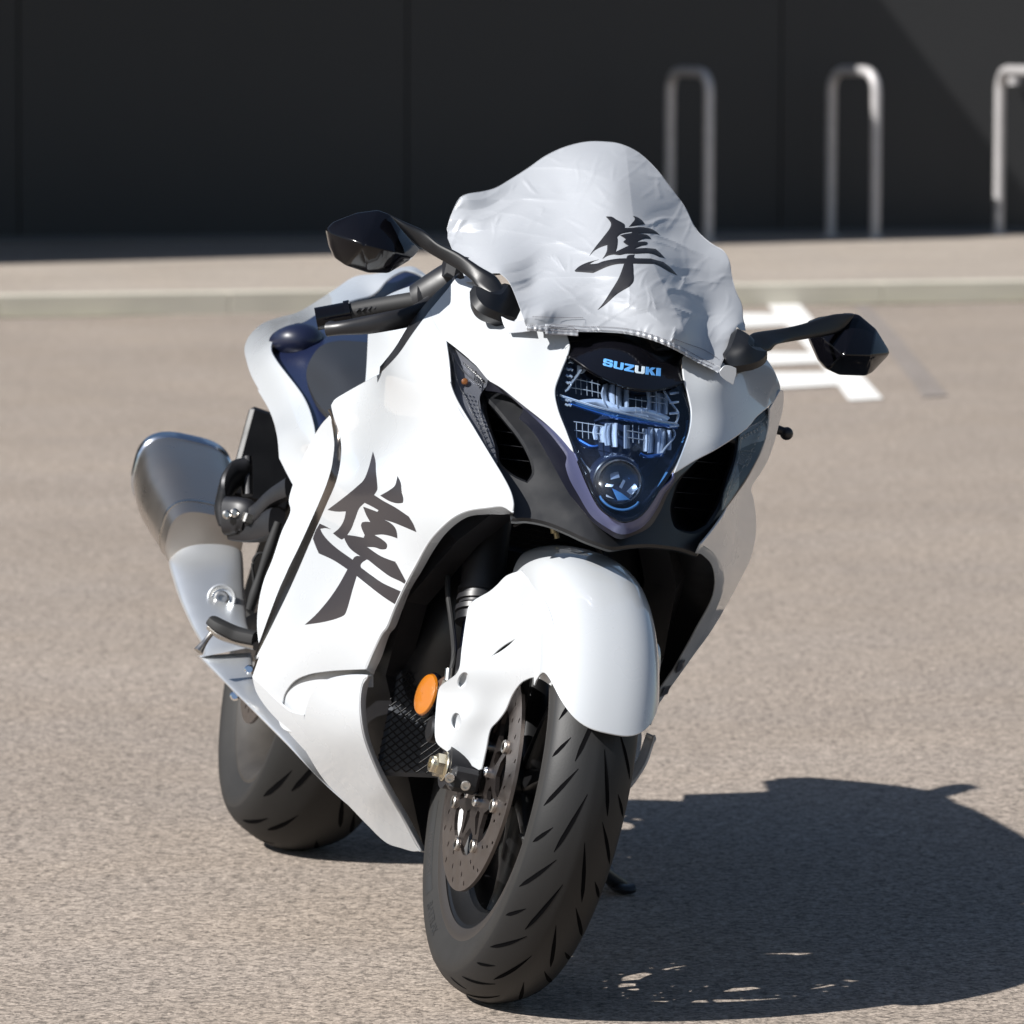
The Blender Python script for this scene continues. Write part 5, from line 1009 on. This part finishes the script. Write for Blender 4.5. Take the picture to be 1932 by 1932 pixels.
# number plate hanger, footrest bracket, heel guard, peg
mb = MB(); box(mb, at(506,868,x=-1.55), (.02,.105,.15), np.array([[1,0,-.3],[0,.97,.1],[.3,-.1,.97]]), bev=.006); tube(mb, [(-1.50,0,.80),(-1.62,0,.70),(-1.66,0,.60)], [(.05,.02),(.045,.018),(.04,.012)], seg=12, ex=4); mb.build('plate_bracket', 'black_plastic', bike)
mb = MB(); tube(mb, px(*[(q[0], q[1], x) for q, x in zip(K3((870,990),(960,940),(1060,840),(1180,770)), (-.98,-.95,-.92,-.88))]), [(.010,.016),(.010,.014),(.010,.013),(.010,.016)], seg=12, ex=4); tube(mb, px(*[(q[0], q[1], x) for q, x in zip(K3((760,960),(860,960),(910,980)), (-1.0,-.98,-.97))]), [(.018,.030),(.02,.028),(.016,.022)], seg=14, ex=3); tube(mb, px(*[(q[0], q[1], x) for q, x in zip(K3((800,1030),(950,1040),(1090,1000)), (-1.0,-.96,-.9))]), [(.014,.022)]*3, seg=12, ex=4); br = mb.build('footrest_hanger', 'satin_black', bike)
mb = MB(); tube(mb, px(*[(q[0], q[1], x) for q, x in zip(K3((735,1020),(722,900),(760,760),(830,660),(900,600)), (-1.02,-1.03,-1.04,-1.05,-1.05))]), [(.010,.008),(.012,.014),(.012,.022),(.012,.02),(.008,.010)], seg=14); tube(mb, px(*[(q[0], q[1], x) for q, x in zip(K3((890,820),(890,700),(890,560)), (-1.04,-1.05,-1.06))]), [(.008,.010),(.008,.009),(.007,.008)], seg=10); mb.build('pillion_footrest', 'frame_black', br)
mb = MB(); a_ = px(*[(q[0], q[1], x) for q, x in zip(K3((905,945),(885,1000)), (-.955,-.955))]); tube(mb, a_, [(.009,.012)]*2, seg=10, ex=4, smoothp=False, up=(1,0,0))
for q in K3((753,950),(805,938)): lathe(mb, [(.006,-.003),(.007,.001),(.004,.004),(.001,.004)], at(*q, x=-.965), (1,-.2,.1), 14)
mb.build('bracket_bolt', 'steel', br)
mb = MB(); tube(mb, px(*[(q[0], q[1], x) for q, x in zip(K3((650,1660),(720,1710),(830,1760),(965,1790)), (-.86,-.85,-.84,-.82))]), [(.016,.008),(.022,.011),(.022,.012),(.022,.012)], seg=16, ex=3); pg = mb.build('footpeg', 'rubber', bike)
mb = MB(); tube(mb, px(*[(q[0], q[1], x) for q, x in zip(K3((645,1700),(720,1760),(830,1800),(965,1835)), (-.86,-.85,-.84,-.82))]), [(.014,.006),(.018,.007),(.018,.007),(.018,.007)], seg=12, ex=3); tube(mb, px(*[(q[0], q[1], x) for q, x in zip(K3((655,1740),(610,1800),(560,1870)), (-.86,-.855,-.85))]), [.0042,.0042,.0075], seg=12); mb.build('peg_bracket', 'steel', pg)
mb = MB(); tube(mb, px(*[(q[0], q[1], x) for q, x in zip(K3((1020,1215),(960,1215),(925,1280),(935,1400),(925,1480)), (-.9,)*5)]), [.0022]*5, seg=8); tube(mb, px(*[(q[0], q[1], x) for q, x in zip(K3((1100,1000),(1040,1180),(980,1350),(940,1480),(905,1590)), (-.88,)*5)]), [(.006,.006),(.008,.008),(.006,.006),(.008,.008),(.006,.006)], seg=12); mb.build('brake_line', 'rubber', bike)
mb = MB(); tube(mb, [(-.55,0,.60),(-.75,0,.60),(-1.0,0,.62),(-1.25,0,.68),(-1.45,0,.74)], [(.15,.20),(.15,.18),(.14,.15),(.13,.09),(.09,.05)], seg=20, ex=3); mb.build('shadow_filler', 'black_plastic', bike)  # unseen black volume added to close light gaps in the bike's ground shadow
# ------------------------------------------------------------------ exhaust, right side
def sil(name, left, right, xs, m, parent, ex=2.6, dep=.9, seg=40, cap=True, back=.0):
    """body from its left and right silhouettes: sections face the eye line, depth = dep*width"""
    A = catmull(np.array([list(p[:2])+[x] for p, x in zip(left, xs)]), 6); B = catmull(np.array([list(p[:2])+[x] for p, x in zip(right, xs)]), 6); V = []
    for a, b in zip(A, B):
        Pa, Pb = at(a[0], a[1], x=a[2]), at(b[0], b[1], x=b[2]); c = (Pa+Pb)/2; e = (Pb-Pa)/2; d = OB-c; d /= np.linalg.norm(d); d = d-e*(d@e)/(e@e); d /= np.linalg.norm(d)
        for k in range(seg): t = 2*math.pi*k/seg; V.append(c+e*np.sign(math.cos(t))*abs(math.cos(t))**(2/ex)+d*np.linalg.norm(e)*dep*np.sign(math.sin(t))*abs(math.sin(t))**(2/ex))
    n = len(A); F = [(i*seg+j, i*seg+(j+1)%seg, (i+1)*seg+(j+1)%seg, (i+1)*seg+j) for i in range(n-1) for j in range(seg)]
    if cap: F += [tuple(range(seg)), tuple((n-1)*seg+j for j in range(seg))[::-1]]
    mb = MB(); mb.add(V, F); return mb.build(name, m, parent, angle=40)
# silencer: true axis climbs towards the rear; rounded hexagonal section
S = [at(*K3((450,685))[0], x=-1.74), at(*K3((480,835))[0], x=-1.62), at(*K3((545,995))[0], x=-1.50), at(*K3((600,1150))[0], x=-1.38)]
mb = MB(); tube(mb, S, [(.078,.064),(.076,.063),(.069,.058),(.060,.050)], seg=60, ex=3.0, k=8); muf = mb.build('silencer', 'brushed', bike, angle=50)
e_ = (S[0]-S[1]); e_ /= np.linalg.norm(e_)
mb = MB(); tube(mb, [S[0]-e_*.016, S[0]-e_*.012, S[0]+e_*.012, S[0]+e_*.024], [(.0785,.0645),(.0812,.0672),(.0808,.0668),(.072,.058)], seg=60, ex=2.9, smoothp=False); mb.build('end_cap', 'chrome_satin', muf)
mb = MB(); tube(mb, [S[2]-(S[2]-S[3])*.55, S[2]-(S[2]-S[3])*.62], [(.0655,.0545),(.0650,.0540)], seg=60, ex=2.9, smoothp=False); mb.build('clamp_band', 'steel', muf)
shl = K3((420,1135),(378,1225),(372,1290),(395,1380),(440,1520),(520,1700),(600,1850))+K6((0,170)); shr = K3((800,1120),(846,1195),(858,1300),(862,1420),(872,1560),(885,1690),(930,1810))+K6((300,110))
sil('heat_shield', shl, shr, (-1.42,-1.40,-1.36,-1.31,-1.24,-1.14,-1.04,-.98), 'shield_alu', muf, ex=2.6, dep=.75)
mb = MB(); bc = at(*K3((718,1512))[0], x=-1.215); lathe(mb, [(.0215,-.004),(.0225,.0015),(.0205,.003),(.016,-.001),(.015,-.006),(.001,-.006)], bc, (1,-.28,.25), 32); mb.build('shield_recess', 'shield_alu', muf)
mb = MB(); lathe(mb, [(.011,-.004),(.0115,.004),(.009,.006),(.005,.006),(.005,.002),(.001,.002)], bc, (1,-.28,.25), 24); mb.build('shield_bolt', 'steel', muf)
# pipe cover running forward under the fairing
pl = K6((-20,160),(150,330),(300,480),(450,630),(600,780),(740,930),(860,1050),(990,1165)); pr_ = K6((330,140),(370,330),(470,470),(590,610),(700,770),(815,985),(900,1050),(1010,1165))
sil('exhaust_pipe', pl, pr_, (-1.0,-.88,-.78,-.70,-.62,-.54,-.48,-.42), 'shield_alu', bike, ex=3.4, dep=.6, seg=28)
mb = MB(); lathe(mb, [(.006,-.002),(.0075,.002),(.005,.005),(.001,.005)], at(*K6((325,255))[0], x=-.87), (1,-.3,.2), 16); mb.build('cover_bolt', 'chrome', bike); mb = MB(); lathe(mb, [(.006,-.002),(.0075,.002),(.005,.005),(.001,.005)], at(*K6((228,432))[0], x=-.84), (1,-.3,.2), 16); mb.build('cover_bolt', 'chrome', bike)
# silencer on the far side
mb = MB(); S2 = [np.array([-1.74,.25,.56]), np.array([-1.62,.26,.52]), np.array([-1.50,.26,.47]), np.array([-1.36,.25,.41])]
tube(mb, S2, [(.076,.092),(.075,.088),(.066,.074),(.050,.056)], seg=40, ex=2.9, k=6); tube(mb, [S2[3], np.array([-1.15,.24,.32]), np.array([-.9,.22,.25]), np.array([-.55,.13,.18])], [(.05,.056),(.05,.05),(.04,.035),(.02,.02)], seg=24); m2 = mb.build('silencer', 'brushed', bike)
# side stand on the far side
fz = RB.T@(ground(2187-0,1697)-ORG) if False else None
g0 = RB.T@(ground(1185,1697)-ORG); 
mb = MB(); q = RB.T@(ground(1172,1684)-ORG); tube(mb, [(-.62,.12,.22), (q[0]*.5-.31,(q[1]+.12)/2+.01,(q[2]+.22)/2), tuple(q+RB.T@np.array([0,0,.012]))], [(.012,.014),(.011,.013),(.010,.012)], seg=14)
ft = [RB.T@(np.array([*ground(u, v)[:2], z])-ORG) for u, v, z in ((1140,1664,.03),(1152,1676,.018),(1172,1688,.009),(1196,1688,.010))]; tube(mb, ft, [(.010,.010),(.012,.010),(.017,.008),(.010,.007)], seg=14, up=(0,0,1)); mb.build('side_stand', 'satin_black', bike)
# ------------------------------------------------------------------ silver fabric cover over the windscreen (lies on the bike: a thing of its own)
DCov0 = Depth([(847,450,-.33),(853,425,-.34),(881,371,-.355),(925,362,-.37),(960,345,-.385),(1020,305,-.405),(1080,277,-.415),(1140,268,-.42),(1180,275,-.415),(1225,310,-.40),(1265,355,-.375),(1300,410,-.345),(1343,461,-.30),(1376,494,-.265),(1380,525,-.245),(1390,560,-.215),(1401,605,-.165),(1405,622,-.145),(1388,618,-.105),
  (873,515,-.215),(905,525,-.155),(942,515,-.10),(975,565,-.035),(1026,585,-.008),(995,622,.004),(1045,626,-.0),(1094,626,.0),(1150,630,.001),(1212,646,.010),(1285,665,.010),(1354,702,.012),
  (1165,350,-.285),(1180,430,-.185),(1225,500,-.105),(1262,570,-.05),(1290,625,-.008),(1000,420,-.29),(930,440,-.30),(1060,500,-.155),(1120,560,-.065),(1000,540,-.125),(1300,520,-.195),(1340,600,-.135),(1260,440,-.262),(1220,370,-.305),(1060,360,-.335),(880,470,-.29),(1340,660,-.045)], lam=.02)
def vnoise(x, y, seed=0):
    xi, yi = np.floor(x).astype(int), np.floor(y).astype(int); fx, fy = x-xi, y-yi; fx = fx*fx*(3-2*fx); fy = fy*fy*(3-2*fy)
    h = lambda a, b: np.abs(np.sin(a*127.1+b*311.7+seed*74.7)*43758.5453) % 1.0
    return (h(xi,yi)*(1-fx)+h(xi+1,yi)*fx)*(1-fy)+(h(xi,yi+1)*(1-fx)+h(xi+1,yi+1)*fx)*fy
def tri(v): return np.abs((v % 1.0)*2-1)*2-1
CREASE = [(K1((1120,480),(1350,468),(1560,475)), .0022, 13), (K1((1010,650),(1200,640),(1560,700)), .0022, 12), (K1((1160,750),(1400,725),(1650,700)), .0018, 10), (K1((1290,920),(1600,905),(1932,905)), .0028, 13),
 (K1((1300,1050),(1500,985),(1760,930)), .0018, 11), (K1((1180,300),(1500,290),(1850,330)), .0016, 12), (K1((1000,520),(1300,560),(1500,640)), .0016, 12), (K1((1380,830),(1480,790),(1540,860)), .0018, 7),
 (K10((0,450),(280,438),(560,560),(820,655)), .0024, 11), (K10((250,590),(330,700),(385,790)), .0026, 8), (K10((100,180),(140,60)), .001, 8), (K10((0,1030),(350,960),(720,895)), .002, 10), (K10((1250,330),(1600,450),(1932,640)), .0024, 11),
 (K10((1330,440),(1500,480),(1690,565)), .0018, 9), (K10((1320,940),(1360,1080),(1410,1260)), .0022, 8), (K10((1720,820),(1700,930),(1650,1020)), .0026, 9), (K10((1480,960),(1700,1000),(1932,1090)), .0022, 11), (K10((1090,910),(1100,1050),(1085,1200)), .0016, 7),
 (K10((1560,1180),(1780,1260),(1760,1330)), .0022, 8), (K10((1620,1400),(1600,1480),(1560,1600)), .0030, 7), (K10((1100,1180),(1300,1230),(1500,1400)), .0016, 9), (K10((1500,700),(1700,760),(1932,760)), .0018, 10), (K10((300,1180),(500,1150),(700,1230)), .0014, 8),
 (K2((560,330),(620,380),(680,420)), .0016, 9), (K2((700,880),(800,860),(930,870)), .0018, 9), (K2((640,640),(760,700),(900,760)), .0020, 10), (K2((700,1120),(760,1040),(830,1010)), .0018, 8), (K2((840,1160),(870,1100),(930,1060)), .002, 8)]
def crumple(P):
    x, y = P[:,0], P[:,1]; w1 = vnoise(x/70, y/70, 1); w2 = vnoise(x/38, y/38, 2); w3 = vnoise(x/120, y/90, 3); o = np.zeros(len(P))
    for lam, ang, amp, ws, sd_ in ((150,-14,.0016,.7,1),(104,10,.0013,.8,2)):
        a = R_(ang); mask = np.clip(vnoise(x/68+sd_*3.3, y/52-sd_, sd_+9)*2.6-.9, 0, 1); o += amp*mask*tri((x*math.sin(a)+y*math.cos(a))/lam+ws*(.5*w1+.25*w2+.5*w3)+sd_*.37)
    for lam, ang, amp, sd_ in ((84,-8,.0014,1),(66,24,.0012,2),(92,-40,.0013,3),(58,62,.0010,4),(49,-18,.0009,5),(74,86,.0010,6),(61,8,.0010,7),(43,42,.0007,8)):
        a = R_(ang); mask = np.clip(vnoise(x/46+sd_*5.3, y/34-sd_*2.1, sd_+19)*4.0-2.2, 0, 1); v = ((x*math.sin(a)+y*math.cos(a))/lam+.35*w1+.22*w2+sd_*.37) % 1.0
        o -= amp*mask*np.maximum(0, 1-np.abs(v-.5)*lam/6.5)
    # long drag folds from the left shoulder, seam ridge down the middle
    ln = np.exp(-((x-900)/130)**2)*np.clip((y-330)/90, 0, 1); o += .003*ln*tri((y+.28*x)/44+w1*.8)
    for pts, am, wd_ in CREASE:
        Q = np.array(pts); dmin = np.full(len(P), 1e9); sg = np.zeros(len(P)); fade = np.zeros(len(P)); nsg = len(Q)-1
        for i in range(nsg):
            ab = Q[i+1]-Q[i]; t = ((P[:,:2]-Q[i])@ab)/(ab@ab); tc = np.clip(t, 0, 1); r = P[:,:2]-(Q[i]+tc[:,None]*ab); d = np.linalg.norm(r, axis=1); m = d < dmin
            dmin[m] = d[m]; sg[m] = np.sign(ab[0]*r[m,1]-ab[1]*r[m,0]); gl = (i+tc)/nsg; fade[m] = np.clip(np.minimum(gl, 1-gl)*5, 0, 1)[m]
        o -= am*fade*np.where(sg > 0, np.exp(-dmin/(wd_*.45)), np.exp(-dmin/wd_))
    rx = np.interp(y, [268,350,410,520,620,660], [1180,1188,1195,1243,1290,1300]); o -= .0045*np.exp(-np.abs(x-rx)/16)*np.clip((y-275)/30, 0, 1)
    return o
class CovD:
    def t(s, Q): Q = np.asarray(Q, float)[:, :2]; return DCov0.t(Q)+crumple(Q)
    __call__ = Depth.__call__
DCov = CovD()
CO = (K1((900,690,1),(903,620),(930,540),(972,462,1),(1010,445),(1100,430),(1170,410),(1240,370),(1350,300),(1450,230),(1560,180),(1680,152),(1780,152))
  +K2((380,150),(470,190),(560,270),(640,370),(720,480),(782,600),(860,670),(920,705),(950,760),(960,830),(985,920),(1013,980),(1020,1060),(1036,1115,1),(1012,1112),(990,1094,1),(965,1150),(935,1230),(905,1300),(893,1332,1),(780,1272),(700,1227),(600,1180),(500,1147),(400,1127),(300,1120),(200,1118),(100,1110),(0,1108))
  +K1((1640,1212),(1450,1212),(1345,1205,1),(1325,1140),(1290,1040),(1240,930),(1190,885,1),(1120,892),(1050,932),(1000,935,1),(985,885),(945,800)))
cover = empty('windscreen_cover', (0,0,0)); cover.matrix_world = bm_
tag(cover, 'crumpled silver fabric cover over the windscreen with a black calligraphy emblem', 'cover')
mb = MB(); shell(mb, CO, DCov, .0008, sp=3.1, step=4); cloth = mb.build('cloth', 'silver_cloth', cover, smooth=False)
sil_ = K1((903,660),(903,620),(930,540),(972,462),(1010,445),(1100,430),(1170,410),(1240,370),(1350,300),(1450,230),(1560,180),(1680,152),(1780,152))+K2((380,150),(470,190),(560,270),(640,370),(720,480),(782,600),(860,670),(920,705),(950,760),(960,830),(985,920),(1013,980),(1020,1060),(1030,1105))
A_ = opencurve(sil_, 8); B_ = A_*1.0; cc = np.array([1140, 560.]); B_ = cc+(A_-cc)*.90
mb = MB(); ribbon(mb, A_, B_, DCov0, .002, .075, k=120, rows=5, bulge=-.01, th=.0008); mb.build('back_hem', 'silver_cloth', cover)
EC = K10((835,172,1),(905,176),(950,205),(1045,262),(1047,300,1),(1130,298),(1225,290),(1340,310),(1400,342),(1438,377,1),(1400,368),(1290,360),(1195,362,1),(1290,375),(1325,398),(1341,425,1),(1280,420),(1235,432),(1180,458,1),(1270,453),(1303,464),(1290,490),(1240,500),(1155,533,1),(1280,525),(1393,535,1),(1450,585),(1496,636,1),(1440,627),(1350,590),(1160,590,1),(1060,590),(990,604),(920,597,1),(855,612),(797,646,1),(830,595),(848,550),(850,490,1),(765,520),(700,560),(650,612,1),(720,510),(800,410),(885,292),(893,250),(870,210))
EH = K10((1135,342,1),(1120,358,1),(1050,368),(995,383,1),(1030,405),(1060,426,1),(1045,440),(1030,456,1),(1060,482),(1090,498,1),(1040,522),(945,567,1),(960,520),(968,440),(962,402,1),(1000,370),(1080,350))
EC2 = K10((1142,165,1),(1190,180),(1240,215),(1272,258,1),(1190,272),(1093,287,1),(1130,245),(1162,200))
EC3 = K10((485,778,1),(530,735),(620,690),(755,655,1),(700,675),(650,707,1),(740,698),(800,675),(960,645),(1065,640,1),(1080,610),(1160,597,1),(1150,625),(1168,640,1),(1340,643,1),(1480,683,1),(1560,745),(1638,832,1),(1560,800),(1440,730),(1380,703,1),(1140,700,1),(1145,800),(1143,900),(1100,955,1),(960,1040),(830,1155),(743,1218,1),(800,1150),(890,1010),(980,860),(1040,700,1),(960,705),(860,730),(690,805,1),(560,795),(490,788))
mb = MB()
for o_, h_ in ((EC,[EH]),(EC2,[]),(EC3,[])): shell(mb, o_, DCov, .0004, holes=h_, sp=4.2, off=-.0007, step=2.5)
mb.build('calligraphy_emblem', 'sticker_black', cover, angle=80)
# hem: doubled edge with puckers, stitches
hem = K1((1345,1205),(1450,1212),(1640,1212))+K2((0,1108),(100,1110),(200,1118),(300,1120),(400,1127),(500,1147),(600,1180),(700,1227),(780,1272),(893,1332))
H = rs(opencurve(hem, 4), 420); tH = np.gradient(H, axis=0); tH /= np.linalg.norm(tH, axis=1)[:,None]; nH = np.stack([tH[:,1], -tH[:,0]], 1)
class HemD:
    def t(s, Q):
        Q = np.asarray(Q, float)[:, :2]; return DCov.t(Q)+.0014*np.sin(Q[:,0]*.55+3*vnoise(Q[:,0]/15, Q[:,1]*0, 4))*vnoise(Q[:,0]/22, Q[:,1]*0, 5)-.0010
    __call__ = Depth.__call__
DHm = HemD(); mb = MB(); ribbon(mb, H-nH*1.5, H+nH*9.5, DHm, 0, .0006, k=420, rows=5, bulge=.0018, th=.0006); mb.build('hem', 'silver_cloth', cover, angle=80)
mb = MB()
def stitches(pts, dens=3.6, off=-.0030):
    a = rs(opencurve(pts, 4), max(4, int(np.linalg.norm(np.diff(opencurve(pts, 4), axis=0), axis=1).sum()/dens)))
    for i in range(0, len(a)-1): p, q = a[i], a[i]+(a[i+1]-a[i])*.62; ribbon(mb, np.array([p-[0,.45], q-[0,.45]]), np.array([p+[0,.45], q+[0,.45]]), DHm, off, off, k=2, rows=2, th=.0003)
stitches([tuple(p) for p in (H+nH*8.5)[::12]]); stitches([tuple(p) for p in (H+nH*2.2)[::12]])
stitches(K10((15,1295),(200,1300),(400,1305),(585,1305)), 3.4); stitches(K10((588,1308),(586,1410)), 3.4); stitches(K10((1600,1545),(1750,1600),(1932,1665))+K2((893,1262),), 3.4)
stitches(K2((980,1105),(955,1165),(925,1240),(900,1300)), 3.6)
mb.build('stitching', 'stitch', cover, smooth=False)
# little loops holding the corners
DL = Depth([(1354,702,-.0),(1395,735,.0),(1375,690,-.0),(1345,690,.0)])
mb = MB(); shell(mb, K2((900,1328,1),(925,1300),(955,1300),(985,1312,1),(985,1340),(978,1365),(970,1395,1),(930,1370),(905,1345)), DL, .0015, sp=4, off=-.016); mb.build('corner_loop', 'silver_cloth', cover)
DL2 = Depth([(958,600,-.05),(995,625,-.035),(960,627,-.045),(940,600,-.06)])
mb = MB(); shell(mb, K1((1200,1130,1),(1240,1150),(1290,1160),(1330,1150,1),(1360,1210,1),(1300,1218),(1240,1222,1),(1215,1180)), DL2, .0015, sp=4, off=-.018); mb.build('corner_loop', 'silver_cloth', cover)
# windscreen underneath
ws_ = resample([p for p in CO if True], 14); cw = ws_.mean(0); mb = MB(); shell(mb, [tuple(q)+(1,) for q in (cw+(ws_-cw)*.93)], DCov0, .003, sp=20, off=.016); mb.build('windscreen', 'screen_black', bike)
